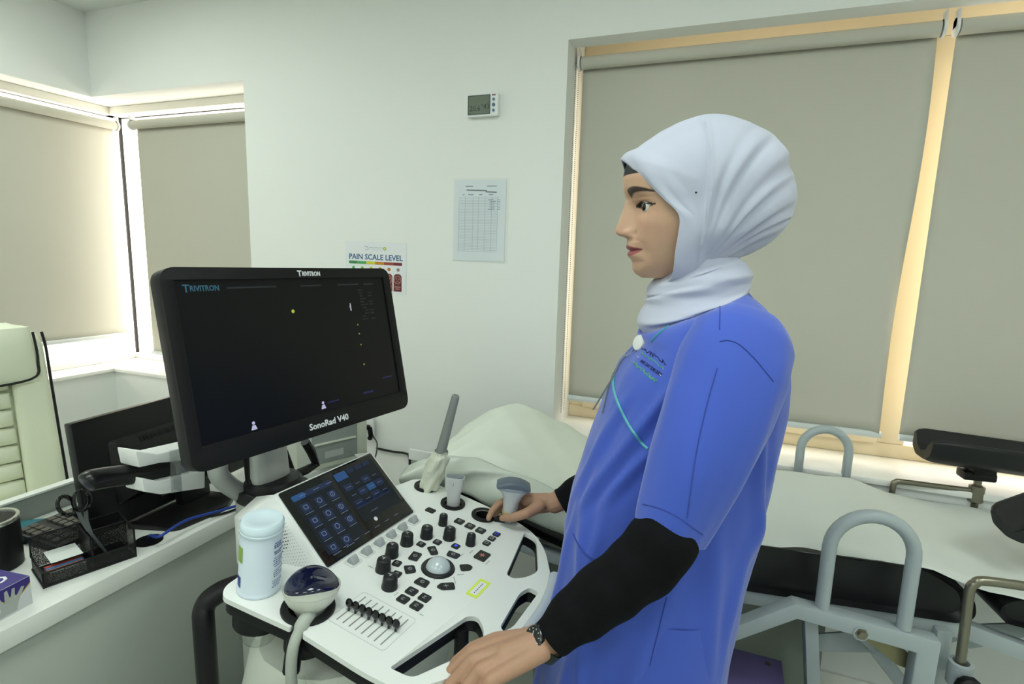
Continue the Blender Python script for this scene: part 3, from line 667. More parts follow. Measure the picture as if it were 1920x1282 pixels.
# white leather executive chair
ch = thing('office_chair', 'white leather office chair with black piping behind the desk', 'chair', (-2.2, .95, 0))
M_lea = mat('white_leather', 'e9edd6', .42, var=.02, bump=.12, bscale=120)
M_pipe = mat('black_piping', '17181a', .5)
CO = V(-2.28, .985, .515)
cfw = V(.93, -.36, 0).normalized(); crt = V(0, 0, 1).cross(cfw)        # chair faces the desk; crt points to its left
cup = (V(0, 0, 1)-cfw*.10).normalized()
CF = frame(CO, crt, cfw, cup)
def pad(w0, w1, z0, z1, d0, th, n=14, bul=.03, m=10):
    """padded slab: width from w0 (bottom) to w1 (top)"""
    rings = []
    for k in range(n+1):
        t = k/n; z = z0+(z1-z0)*t; hw = (w0+(w1-w0)*t)/2*(1-.35*max(0, (t-.88)/.12)**2)
        e = math.sin(math.pi*min(1, max(.03, t)))**.25
        ring = []
        for i in range(4*m):
            a = 2*math.pi*i/(4*m); c0, s0 = math.cos(a), math.sin(a)
            ring.append((hw*abs(c0)**.45*(1 if c0 > 0 else -1), d0+th*e*abs(s0)**.6*(1 if s0 > 0 else -1), z))
        rings.append(ring)
    return G().loft(rings)
mk('back_shell', pad(.50, .49, .02, .655, -.02, .035), M_lea, ch, M=CF)
for k in range(7):
    z0 = .06+k*.062
    mk('back_cushion', pad(.27, .27, z0, z0+.060, .022, .030, 6), M_lea, ch, M=CF)
for s in (-1, 1):
    mk('side_bolster', pad(.10, .09, .04, .60, .022, .034).v and G().add([(p[0]+s*.190, p[1], p[2]) for p in pad(.11, .09, .04, .60, .022, .034).v], pad(.11, .09, .04, .60, .022, .034).f), M_lea, ch, M=CF)
    mk('piping', G().tube(spline([(s*.252, .010, .02), (s*.250, .012, .25), (s*.249, .012, .45), (s*.249, .012, .56), (s*.244, .010, .615)], 6), .0045, 8), M_pipe, ch, M=CF)
    mk('armrest', G().tube(spline([(s*.30, -.02, .14), (s*.31, .10, .20), (s*.31, .28, .20), (s*.30, .34, .10), (s*.27, .33, -.02)], 6), .028, 14, flat=.7), M_lea, ch, M=CF)
mk('headrest', pad(.43, .42, .45, .66, .042, .046, 10), M_lea, ch, M=CF)
mk('headrest_piping', G().tube(spline([(-.216, .05, .62), (-.218, .052, .52), (-.19, .066, .462), (0, .084, .455), (.19, .066, .462), (.218, .052, .52), (.216, .05, .62)], 6), .004, 8), M_pipe, ch, M=CF)
mk('seat', pad(.52, .50, -.09, .0, .24, .26, 8), M_lea, ch, M=CF)
mk('gas_post', G().lathe([(.028, .08), (.028, .44)], 16, Matrix.Translation(V(CO.x+cfw.x*.22, CO.y+cfw.y*.22, 0))), M_blk, ch)
for k in range(5):
    a = k*2*math.pi/5; c0 = V(CO.x+cfw.x*.22, CO.y+cfw.y*.22, 0)
    mk('star_leg', G().tube([c0+V(0, 0, .09), c0+V(.28*math.cos(a), .28*math.sin(a), .06)], [.025, .016], 10), M_silver, ch)
    mk('caster', G().sphere(tuple(c0+V(.28*math.cos(a), .28*math.sin(a), .027)), .027, 12, 8), M_blk, ch)

# desk monitor seen from behind
dm = thing('desk_monitor', 'black desktop monitor seen from behind on the white desk', 'monitor', (-1.33, 1.0, DZ))
DMX = V(-.07, 1, 0).normalized(); DMN = V(1, .07, .10).normalized(); DMY = DMN.cross(DMX).normalized(); DMN = DMX.cross(DMY)
c00 = atX(133, 797, -1.352); 
DMF = frame(c00+DMX*.26-DMY*.135, DMX, DMY, DMN)
M_mb = mat('monitor_black', '0e0f10', .35, var=.1)
mk('case', G().prism(rrect(.52, .275, .004, 3), -.022, 0, M=DMF), M_mb, dm, bevel=.002)
mk('case_bulge', G().add([(-.19, -.09, 0), (.19, -.09, 0), (.19, .075, 0), (-.19, .075, 0), (-.15, -.07, .026), (.15, -.07, .026), (.15, .045, .026), (-.15, .045, .026)], [(3, 2, 1, 0), (4, 5, 6, 7), (0, 1, 5, 4), (1, 2, 6, 5), (2, 3, 7, 6), (3, 0, 4, 7)], DMF), M_mb, dm, bevel=.006)
mk('screen', G().prism(rrect(.50, .255, .001, 2), -.0225, -.0218, M=DMF), M_gloss, dm)
for k in range(26): mk('vent_slot', G().prism(rrect(.0035, .016, .0015, 2), 0, .001, M=DMF @ Matrix.Translation(V(-.115+k*.009, .060, .0175)) @ Matrix.Rotation(math.radians(-40), 4, 'X')), mat('vent_black', '030303', .6), dm)
mk('stand_neck', G().span(-.045, .045, -.20, -.02, .012, .040, DMF), M_mb, dm, bevel=.004)
mk('stand_base', G().prism(rpoly([(-1.345, .86), (-1.215, .90), (-1.20, 1.04), (-1.24, 1.10), (-1.345, 1.08)], .02), DZ, DZ+.014), mat('stand_black', '131313', .3), dm, bevel=.003)
mk('label_sticker', G().prism(rrect(.022, .018, .001, 2), 0, .0004, M=DMF @ Matrix.Translation(V(-.06, -.105, .0005))), mat('sticker_grey', '4a4d50', .5), dm)

# keyboard
kb = thing('keyboard', 'black computer keyboard lying under the desk monitor', 'keyboard', (-1.45, .93, DZ))
KF = frame((-1.452, .935, DZ), V(-.06, 1, 0).normalized(), V(-1, -.06, 0).normalized(), V(0, 0, 1)); KF = KF @ Matrix.Rotation(math.radians(180), 4, 'Z') @ Matrix.Rotation(math.radians(-4), 4, 'X')
mk('case', G().prism(rrect(.43, .150, .008), .004, .020, M=KF), M_mb, kb, bevel=.002)
km = mesh(G().prism(rrect(.0162, .0162, .002, 2), 0, .006), .0012, 1); km.materials.append(mat('keycap', '4b4944', .35))  # black keys; highlights on their edges painted in as a lighter colour
for r in range(6):
    for c_ in range(22):
        if r in (0,) and c_ in (1, 6, 15): continue
        if c_ in (15, 19): continue
        link('keycap', km, None, kb, KF @ Matrix.Translation(V(-.200+c_*.0190, -.055+r*.0195+(.004 if r == 5 else 0), .020)))

# wire mesh desk organiser
og = thing('mesh_organiser', 'black wire mesh desk organiser holding small packets and scissors', 'organiser', (-1.22, .72, DZ))
def meshmat(name):
    m = bpy.data.materials.new(name); m.use_nodes = True; nt = m.node_tree; b = nt.nodes['Principled BSDF']
    b.inputs['Base Color'].default_value = lin('121212'); b.inputs['Roughness'].default_value = .45
    tc = nt.nodes.new('ShaderNodeTexCoord'); mp = nt.nodes.new('ShaderNodeMapping'); mp.inputs['Rotation'].default_value = (.6, .5, .785); mp.inputs['Scale'].default_value = (900, 900, 900)
    ck = nt.nodes.new('ShaderNodeTexVoronoi'); ck.inputs['Scale'].default_value = 1.0
    gt = nt.nodes.new('ShaderNodeMath'); gt.operation = 'GREATER_THAN'; gt.inputs[1].default_value = .50
    nt.links.new(tc.outputs['Object'], mp.inputs[0]); nt.links.new(mp.outputs[0], ck.inputs['Vector']); nt.links.new(ck.outputs['Distance'], gt.inputs[0]); nt.links.new(gt.outputs[0], b.inputs['Alpha'])
    MATS[name] = m; return m
M_mesh = meshmat('wire_mesh')
OF = frame(atZ(83, 1103, DZ), (atZ(255, 1043, DZ)-atZ(83, 1103, DZ)).normalized(), V(0, 0, 1).cross((atZ(255, 1043, DZ)-atZ(83, 1103, DZ)).normalized()), V(0, 0, 1))
OL, OW = (atZ(255, 1043, DZ)-atZ(83, 1103, DZ)).length, .10
def panel(x0, x1, y0, y1, z0, z1): return G().span(x0, x1, y0, y1, z0, z1, OF)
mk('mesh_panel', panel(0, OL, 0, .0008, .004, .032), M_mesh, og, smooth=False); mk('mesh_panel', panel(0, OL, OW, OW+.0008, .004, .075), M_mesh, og, smooth=False)
mk('mesh_panel', panel(0, .0008, 0, OW, .004, .032), M_mesh, og, smooth=False); mk('mesh_panel', panel(OL, OL+.0008, 0, OW, .004, .075), M_mesh, og, smooth=False)
mk('mesh_panel', panel(.085, .0858, 0, OW, .004, .07), M_mesh, og, smooth=False); mk('mesh_panel', panel(.09, OL, .05, .0508, .004, .07), M_mesh, og, smooth=False)
mk('tray_floor', panel(0, OL, 0, OW, .001, .003), M_blk, og, smooth=False)
for pts in ([(0, 0, .032), (OL, 0, .032)], [(0, 0, .032), (0, OW, .032)], [(0, OW, .032), (0, OW, .075), (OL, OW, .075)], [(OL, 0, .032), (OL, 0, .07), (OL, OW, .075)], [(.085, 0, .034), (.085, .01, .07), (.085, OW, .07)], [(.085, .05, .07), (OL, .05, .07)], [(0, 0, .002), (OL, 0, .002)], [(0, 0, 0), (0, 0, .032)], [(OL, 0, 0), (OL, 0, .04)], [(0, 0, .002), (0, OW, .002)]):
    mk('wire_rim', G().tube([OF @ V(p) for p in pts], .0022, 6), M_blk, og)
o = mk('paper_slip', panel(.02, .075, .03, .095, .034, .0345), mat('slip_white', 'd9deda', .6), og, smooth=False)
for k, (cl, lab) in enumerate((('b8473c', 'red packet in the mesh tray'), ('3d6f9c', 'blue packet in the mesh tray'), ('a05a4a', 'rust packet in the mesh tray'), ('d4d4cc', 'white packet at the front of the mesh tray'))):
    pk = mk('small_packet', G().box((.042, .040-.010*k, .013), (.064, .008, .024), OF), mat('packet_%d' % k, cl, .5), None, bevel=.001)
    tag(pk, lab, 'packet', 'packets in the mesh organiser')
# scissors
sz = thing('scissors', 'scissors with black loop handles standing in the mesh organiser', 'scissors', atZ(205, 1043, DZ))
sp = lambda x, y, X=-1.262: atX(x, y, X)
M_steel = mat('blade_steel', '8d9396', .3, metal=.7)
n1 = V(1, -.6, .3).normalized()
def ring(cx, cy, a, b, rot, X):
    return [atX(cx+a*math.cos(t)*math.cos(rot)-b*math.sin(t)*math.sin(rot), cy+a*math.cos(t)*math.sin(rot)+b*math.sin(t)*math.cos(rot), X) for t in [2*math.pi*i/24 for i in range(25)]]
mk('handle_loop', G().tube(ring(124, 948, 19, 15, .9, -1.262), .0042, 8), M_gloss, sz); mk('handle_loop', G().tube(ring(153, 938, 16, 19, .2, -1.256), .0042, 8), M_gloss, sz)
mk('handle_shank', G().tube([sp(137, 963), sp(152, 975)], .004, 8), M_gloss, sz)
def blade(pts, X, t=.0018): return slab([atX(*q, X) for q in pts], t)
mk('blade', blade([(138, 945), (147, 950), (163, 985), (207, 1040), (203, 1044), (160, 992), (148, 972)], -1.256), M_steel, sz); mk('blade', blade([(158, 958), (165, 955), (166, 975), (175, 1000), (206, 1042), (196, 1032), (158, 985)], -1.260), M_steel, sz)

# glove box
gb = thing('glove_box', 'purple and white box of disposable gloves at the front edge of the desk', 'box', (-1.25, .5, DZ))
b0, b1 = atZ(-40, 1187, DZ), atZ(62, 1130, DZ); gx = (b1-b0).normalized(); gy = V(0, 0, 1).cross(gx)
GF = frame(b1, gx, gy, V(0, 0, 1)); gh = .058
gl = .235
mk('carton', G().span(-gl, 0, 0, .115, 0, gh, GF), mat('carton_white', 'd9dde0', .5), gb, bevel=.0008)
M_pur = mat('carton_purple', '3a2f7d', .45); M_gy = mat('carton_yellow', 'c2a52e', .5)
mk('top_print', G().span(-gl+.001, -.001, .001, .114, gh, gh+.0004, GF), M_pur, gb, smooth=False)
zig = [(-gl+.001, gh), (-gl+.001, gh-.022)]+[(-gl+.01+k*.012, gh-.018-(.010 if k % 2 else 0)) for k in range(18)]+[(-.001, gh-.012), (-.001, gh)]
def side(poly, dz, m, nm): return mk(nm, G().prism([(p[0], p[1]) for p in poly], 0, .0003+dz, M=GF @ frame((0, 0, 0), (1, 0, 0), (0, 0, 1), (0, -1, 0))), m, gb, smooth=False)
side(zig, 0, M_pur, 'side_print'); side([(p[0], p[1]-.003) if 0 < i < len(zig)-1 else p for i, p in enumerate(zig)], -.0001, M_gy, 'side_stripe')
M_glv = mat('glove_picture', 'aeb3b0', .6)
for k in range(3):
    cx = -.04-k*.055
    hand = [(cx-.02, .004), (cx+.012, .004), (cx+.016, .02), (cx+.028, .044), (cx+.023, .046), (cx+.010, .028), (cx+.012, .05), (cx+.007, .051), (cx+.003, .028), (cx-.001, .052), (cx-.006, .051), (cx-.007, .026), (cx-.015, .044), (cx-.02, .041), (cx-.014, .018)]
    side(hand, .0003, M_glv, 'glove_picture')
TPM = GF @ Matrix.Translation(V(-.052, .040, gh+.0006)) @ Matrix.Rotation(math.pi, 4, 'Z')
mk('box_lettering', G().text('Opti', .040, TPM, .0002, bold=.015), mat('lettering_white', 'e0e0e6', .5), gb, smooth=False)
mk('box_lettering', G().text('Latex', .030, TPM @ Matrix.Translation(V(-.01, -.036, 0)), .0002, bold=.015), M_gy, gb, smooth=False)

# black tin with bright rim
tn = thing('black_tin', 'black cylindrical tin with shiny metal rim at the left edge of the desk', 'tin', (-1.43, .632, DZ))
TM = Matrix.Translation(V(-1.43, .636, DZ)); tz = .112
mk('wall', G().lathe([(.050, 0), (.053, .002), (.053, tz-.006)], 32, TM), M_blk, tn)
mk('rim', G().lathe([(.0535, tz-.008), (.0545, tz-.004), (.0535, tz), (.047, tz), (.046, tz-.004), (.046, tz-.012), (.001, tz-.014)], 32, TM, caps=False), mat('bright_tin', 'cfd0c8', .2, metal=.8), tn)
ph = mk('mobile_phone', G().prism(rrect(.07, .14, .008, 4), 0, .009, M=frame(V(-1.535, .735, DZ), V(.8, .6, 0), V(-.6, .8, 0), V(0, 0, 1))), mat('phone_teal', '3f7a86', .3), None, bevel=.002)
tag(ph, 'teal mobile phone lying on the desk beside the black tin', 'phone')

# blue network cable and black cables
def cable(name, pts, r, m, label): return tag(mk(name, G().tube(spline(pts, 8), r, 8), m), label, 'cable')
M_bc = mat('cable_blue', '22409c', .45); M_kc = mat('cable_black', '121314', .5)
cable('network_cable', [V(-1.245, .845, DZ-.1), V(-1.24, .848, DZ+.004), atZ(300, 1005, DZ+.03), atZ(350, 975, DZ+.035), atZ(420, 955, DZ+.02), atZ(480, 935, DZ+.015), atZ(545, 900, DZ+.03), atZ(590, 868, DZ+.02), atZ(622, 858, DZ+.008)], .0035, M_bc, 'blue network cable looping over the edge of the desk')
cable('network_cable', [atZ(560, 835, DZ+.06), atZ(590, 845, DZ+.045), atZ(612, 858, DZ+.02), atZ(620, 864, DZ+.006)], .003, M_bc, 'short blue network cable in front of the computer tower')
cable('power_cable', [atZ(395, 968, DZ+.004), atZ(440, 955, DZ+.004), atZ(500, 925, DZ+.004), atZ(560, 892, DZ+.004), atZ(630, 862, DZ+.004), V(-1.14, 1.60, .70), V(-1.25, 1.80, .68), V(-1.36, 1.93, .66), V(-1.395, 1.945, .675)], .003, M_kc, 'thin black power cable running along the desk to the wall socket')
cable('mouse_cable', [atZ(100, 980, DZ+.004), atZ(60, 988, DZ+.004), atZ(30, 990, DZ+.004), atZ(-20, 985, DZ+.004)], .0018, M_kc, 'thin black cable behind the teal phone')
cable('wall_cable', [V(-1.36, 1.953, .60), V(-1.28, 1.953, .598), V(-1.215, 1.953, .600), V(-1.195, 1.953, .585), V(-1.193, 1.953, .50), V(-1.19, 1.953, .1), V(-1.19, 1.953, .006)], .005, M_kc, 'thick black cable running down the wall behind the touch screen')

# computer tower
pt = thing('computer_tower', 'pale grey computer tower standing behind the ultrasound machine on the desk', 'computer', (-1.35, 1.45, DZ))
t0, t1 = atZ(560, 893, DZ), atZ(692, 858, DZ); tx = (t1-t0).normalized(); tn_ = tx.cross(V(0, 0, 1)); tn_ = tn_ if tn_.x > 0 else -tn_
TF = frame(t0-tn_*.01, tx, V(0, 0, 1), tx.cross(V(0, 0, 1))); tl = (t1-t0).length; dirn = 1 if tx.cross(V(0, 0, 1)).dot(tn_) > 0 else -1
M_tw = mat('tower_cream', 'd5dacb', .45)
mk('case', G().span(0, tl, 0, .36, min(0, -dirn*.19), max(0, -dirn*.19), TF), M_tw, pt, bevel=.004)
mk('side_panel', G().span(tl*.20, tl*.84, .02, .34, min(0, dirn*.004), max(0, dirn*.004), TF), mat('tower_grey', '98a09c', .45), pt, bevel=.002)
mk('panel_rib', G().box((tl*.52, .085, dirn*.006), (tl*.58, .006, .006), TF @ Matrix.Rotation(0, 4, 'Z')), M_tw, pt, bevel=.001)
mk('panel_rib', G().box((tl*.52, .155, dirn*.006), (tl*.58, .006, .006), TF), M_tw, pt, bevel=.001)
mk('rating_label', G().box((tl*.50, .045, dirn*.0045), (tl*.26, .022, .001), TF), mat('label_pale', 'b5bab8', .5), pt)

# sockets and plug on the wall
def plate(name, x, z, w_, h_, label, cat):
    return tag(mk(name, G().prism(rrect(w_, h_, .006, 4), -.012, 0, M=frame(V(x, YW-.012, z), V(1, 0, 0), V(0, 0, 1), V(0, -1, 0)) @ Matrix.Translation(V(0, 0, .012))), M_plast, None, bevel=.002), label, cat)
plate('wall_socket', -1.41, .70, .085, .085, 'white wall socket with a black plug behind the computer tower', 'socket')
pg = thing('power_plug', 'black power plug in the wall socket above the touch screen', 'plug', (-1.40, 1.93, .68))
mk('plug_body', G().box((-1.405, 1.935, .697), (.05, .03, .018)), M_blk, pg, bevel=.005); mk('plug_lead', G().tube([V(-1.382, 1.935, .697), V(-1.375, 1.935, .66), V(-1.385, 1.94, .645)], .011, 10), M_blk, pg)
plate('cable_outlet', -1.125, .605, .13, .045, 'white double outlet box low on the wall beside the pillow', 'outlet')
bn = thing('waste_bin', 'white round waste bin against the wall behind the touch screen', 'bin', (-1.22, 1.80, 0))
mk('bin_body', G().lathe([(.085, 0), (.11, .40), (.115, .41), (.108, .41), (.083, .01)], 32, Matrix.Translation(V(-1.22, 1.80, 0)), caps=False), M_body, bn); mk('bin_lid', G().lathe([(.117, .40), (.117, .425), (.09, .45), (.001, .455)], 32, Matrix.Translation(V(-1.22, 1.80, 0))), M_body, bn)

# ---- things on the wall
def wallf(x, z, d=0): return frame(V(x, YW-d, z), V(1, 0, 0), V(0, 0, 1), V(0, -1, 0))
ps = thing('pain_scale_poster', 'landscape pain scale poster with a green to red bar on the wall', 'poster', (-1.363, YW, 1.28))
PM = wallf(-1.363, 1.382, .0005) @ Matrix.Rotation(math.radians(-.6), 4, 'Z')
mk('sheet', G().prism(rrect(.297, .210, .002, 2), 0, .0008, M=PM), mat('poster_paper', 'e9ecf0', .35), ps, smooth=False)
mk('poster_title', G().text('PAIN SCALE LEVEL', .031, PM @ Matrix.Translation(V(.0, .041, .001)), .0002, width=.262, bold=.02), mat('title_blue', '35608e', .5), ps, smooth=False)
seg = ['3f8a4f', '57a865', 'd9d640', 'cf8a2f', 'a34a35', '7b2f32']
for k, c_ in enumerate(seg): mk('scale_bar', G().prism(rpoly([(-.132+k*.0437, .012), (-.132+k*.0437+.0432, .012), (-.132+k*.0437+.0432, .024), (-.132+k*.0437, .024)], [.006 if k == 0 else 0, .006 if k == 5 else 0, .006 if k == 5 else 0, .006 if k == 0 else 0], 3), .001, .0013, M=PM), mat('bar_%d' % k, c_, .5), ps, smooth=False)
fc = ['3f8a4f', '57a865', 'c9c03a', 'b97a2c', '8a3b33', '6d2b2e']
M_facel = mat('face_line', 'c9a9a2', .5)
for k, c_ in enumerate(fc):
    cx = -.110+k*.0437
    mk('score_disc', G().prism(circ(cx+.002, -.005, .0075, 16), .001, .0013, M=PM), mat('disc_%d' % k, ['57a865', '8bbb57', 'd9c23a', 'd9a23a', 'b5742d', '9a8a8c'][k], .5), ps, smooth=False)
    mk('face_card', G().prism(rpoly([(cx-.019, -.094), (cx+.019, -.094), (cx+.019, -.022), (cx-.019, -.022)], [.001, .001, .018, .018], 6), .001, .0013, M=PM), mat('card_%d' % k, c_, .5), ps, smooth=False)
    g = G().prism(circ(cx, -.046, .0165, 24), .0013, .0016, [circ(cx, -.046, .0150, 24)], PM)
    for s in (-1, 1): g.prism(circ(cx+s*.006, -.042, .0022, 8), .0013, .0016, M=PM)
    g.tube([PM @ V(cx+.008*math.cos(t), -.058+(.007*math.sin(t) if k > 2 else -.005*math.sin(t)+.004), .0014) for t in [math.pi*i/8 for i in range(9)]], .0007, 5)
    for q in range(2): g.box((cx, -.075-.008*q, .0015), (.028-.008*q, .0028, .0003), PM)
    mk('face_drawing', g, M_facel, ps, smooth=False)
g = G().prism(circ(.046, .078, .0075, 16), .001, .0013, [circ(.046, .078, .003, 12)], PM); mk('crest', g, mat('crest_yellow', 'b9c23a', .5), ps, smooth=False)
g = G()
for k in range(9): g.box((-.025+k*.0075, .081+.001*math.sin(k*2), .0012), (.006, .0016, .0003), PM)
for k in range(5): g.box((-.012+k*.010, .072, .0012), (.008, .0008, .0003), PM)
g.tube([PM @ V(-.052, .085, .0012), PM @ V(-.036, .083, .0012), PM @ V(-.034, .074, .0012), PM @ V(-.05, .070, .0012)], .0009, 5)
o = mk('crest_script', g, mat('script_blue', '4f86a4', .5), ps, smooth=False); o['kind'] = 'stuff'

ck = thing('log_sheet', 'printed log sheet in a clear plastic sleeve taped to the wall', 'document', (-.89, YW, 1.42))
CKM = wallf(-.892, 1.574, .0012) @ Matrix.Rotation(math.radians(-.4), 4, 'Z')
mk('paper_sheet', G().prism(rrect(.212, .302, .002, 2), 0, .001, M=CKM), mat('sheet_paper', 'e6ebf2', .5), ck, smooth=False)
M_line = mat('table_ink', '8d969c', .6); g = G()
for r in range(36): g.box((-.004-.0006*r*.3, .088-r*.0058, .0012), (.160, .0007, .0002), CKM)
for x in (-.084, -.058, -.025, -.002, .025, .052, .077): g.box((x-.003, -.012, .0012), (.0007, .204, .0002), CKM)
o = mk('table_lines', g, M_line, ck, smooth=False); o['kind'] = 'stuff'
M_ink2 = mat('heading_ink', '565d63', .6)
mk('heading', G().box((-.018, .1125, .0012), (.085, .0035, .0003), CKM @ Matrix.Rotation(math.radians(-2), 4, 'Z')), M_ink2, ck, smooth=False)
mk('heading', G().box((.042, .108, .0012), (.045, .0035, .0003), CKM @ Matrix.Rotation(math.radians(-2), 4, 'Z')), M_ink2, ck, smooth=False)
mk('heading', G().box((-.045, .128, .0012), (.032, .003, .0003), CKM), M_line, ck, smooth=False); mk('heading', G().box((.048, .128, .0012), (.040, .003, .0003), CKM), M_line, ck, smooth=False)
g = G()
for x, w_ in ((-.068, .008), (-.038, .022), (.003, .014), (.045, .018)): g.box((x, .097, .0012), (w_, .003, .0003), CKM)
for r in range(7): g.box((.05+random.uniform(-.004, .004), .078-r*.0058, .0014), (random.uniform(.018, .028), .0015, .0002), CKM); g.box((.078, .078-r*.0058, .0014), (.012, .0013, .0002), CKM)
o = mk('handwriting', g, mat('pen_blue', '6f83a8', .6), ck, smooth=False); o['kind'] = 'stuff'
# the sleeve: thin film with a few puckers
vs = []; fs = []; N = 24
for j in range(N+1):
    for i in range(N+1):
        x = -.112+.232*i/N; y = -.158+.316*j/N
        puck = .004*math.exp(-((x-.095)/.012)**2-((y-.07)/.05)**2)*math.sin(y*220)+.003*math.exp(-((x+.09)/.015)**2-((y-.125)/.012)**2)+.002*math.exp(-((x-.05)/.03)**2-((y-.095)/.012)**2)*math.sin(x*300)
        vs.append((x, y, .0022+max(-.0008, puck)))
for j in range(N):
    for i in range(N): fs.append((j*(N+1)+i, j*(N+1)+i+1, (j+1)*(N+1)+i+1, (j+1)*(N+1)+i))
mk('plastic_sleeve', G().add(vs, fs, CKM), glassmat('sleeve_film', (.97, .985, .98), .05), ck)

tm = thing('thermometer', 'small white digital thermometer with grey display on the wall', 'thermometer', (-.88, YW, 1.95))
TMF = wallf(-.881, 1.988, 0)
mk('case', G().prism(rrect(.124, .080, .006, 4), 0, .022, M=TMF), M_plast, tm, bevel=.003)
mk('display', G().prism(rrect(.086, .064, .002, 2, -.012, 0), .022, .0226, M=TMF), mat('lcd_grey', '6d7869', .3), tm, smooth=False)
mk('display_frame', G().prism(rrect(.090, .068, .002, 2, -.012, 0), .0215, .0231, [rrect(.083, .061, .002, 2, -.012, 0)], TMF), mat('lcd_edge', '4c5752', .4), tm, smooth=False)
M_seg = mat('lcd_digit', '3d463c', .5)
mk('digits', G().text('20.6', .026, TMF @ Matrix.Translation(V(-.028, -.013, .0229)), .0002), M_seg, tm, smooth=False); mk('digits', G().text('°43', .026, TMF @ Matrix.Translation(V(.013, -.008, .0229)), .0002), M_seg, tm, smooth=False)
for y, r in ((.016, .0052), (-.003, .0064), (-.022, .0052)): mk('button', G().lathe([(r, .022), (r, .024), (r*.8, .025)], 18, TMF @ Matrix.Translation(V(.046, y, 0))), mat('button_blue', '5f7a96', .4), tm)
mk('maker_print', G().box((.046, .031, .0222), (.014, .005, .0004), TMF), mat('maker_red', '8a5f68', .5), tm, smooth=False)
# ================================================================== examination bed
BY = math.radians(7.7); BU = V(math.cos(BY), math.sin(BY), 0); BV = V(-math.sin(BY), math.cos(BY), 0)
BO = V(.12, 1.327, 0); BF = frame(BO, BU, BV, V(0, 0, 1))
def bf(u, v, z): return BF @ V(u, v, z)
M_vin = mat('black_vinyl', '16181a', .42, var=.08, vscale=30, bump=.08, bscale=400)
M_fr = mat('bed_frame_paint', 'a9b3b6', .35, var=.02)
M_st = mat('dull_steel', '8a8676', .3, metal=.75)
bd = thing('examination_bed', 'gynaecology examination bed with black cushions, grey frame and hoop handles', 'bed', (BO.x, BO.y+.27, 0))
def cushion(prof, v0, v1, r=.02, n=6):
    """side profile (u,z) swept across v with rounded edges"""
    c0 = np.mean(np.array(prof), 0); g = G(); rings = []
    for k in range(2*n+2):
        if k <= n: a = math.pi/2*k/n; v = v0+r*(1-math.sin(a)); ins = r*(1-math.cos(a))
        else: a = math.pi/2*(k-n-1)/n; v = v1-r*(1-math.cos(a)); ins = r*(1-math.sin(a))
        if k <= n: v = v0+r*(1-math.sin(a)) if False else v0+r*(1-math.cos(math.pi/2*(1-k/n)))*1.0; ins = r*(1-math.sin(math.pi/2*k/n))
        else: ins = r*(1-math.cos(math.pi/2*(k-n-1)/n)); v = v1-r+r*math.sin(math.pi/2*(k-n-1)/n)
        ring = []
        for p in prof:
            d = np.array(p)-c0; L = np.hypot(*d); q = c0+d*(1-min(.5, ins/L)); ring.append((q[0], v, q[1]))
        rings.append(ring)
    return g.loft(rings, BF)
seat_prof = rpoly([(-.37, .682), (.425, .682), (.452, .70), (.445, .745), (.36, .797), (.28, .800), (-.36, .800)], [.02, .02, .02, .05, .10, .05, .03], 6)
mk('seat_cushion', cushion(seat_prof, 0, .535), M_vin, bd)
back_prof = rpoly([(-.385, .70), (-.375, .795), (-.47, .845), (-.62, .905), (-.72, .915), (-.83, .865), (-.82, .79), (-.70, .80)], [.02, .02, .06, .06, .06, .04, .02, .02], 5)
mk('back_cushion', cushion(back_prof, 0, .535), M_vin, bd)
leg_prof = rpoly([(.50, .70), (1.10, .62), (1.11, .70), (1.05, .722), (.52, .757), (.49, .735)], .025, 5)
mk('leg_cushion', cushion(leg_prof, .0, .475), M_vin, bd)
def bar(pts, w_, h_, bevel=.003, nm='frame_tube', m=None):
    """square tube through points (bed coordinates)"""
    g = G()
    for a, b in zip(pts[:-1], pts[1:]):
        A, B = bf(*a), bf(*b); d = (B-A); L = d.length; z = d.normalized(); x = z.cross(V(0, 0, 1)); x = x if x.length > .05 else z.cross(BU); x.normalize(); y = z.cross(x)
        g.box((0, 0, L/2), (w_, h_, L+w_*.5), frame(A, x, y, z))
    return mk(nm, g, m or M_fr, bd, bevel=bevel)
bar([(-.40, .02, .664), (.44, .02, .662)], .03, .036); bar([(-.40, .515, .664), (.44, .515, .662)], .03, .036)
bar([(.44, .02, .662), (.62, .02, .615), (1.0, .02, .56)], .03, .036); bar([(.44, .515, .662), (.55, .47, .64), (1.0, .455, .56)], .03, .036)
bar([(-.40, .02, .664), (-.40, .515, .664)], .03, .036); bar([(.44, .02, .662), (.44, .515, .662)], .03, .036)
bar([(-.36, .02, .66), (-.80, .02, .76)], .03, .03); bar([(-.36, .515, .66), (-.80, .515, .76)], .03, .03)
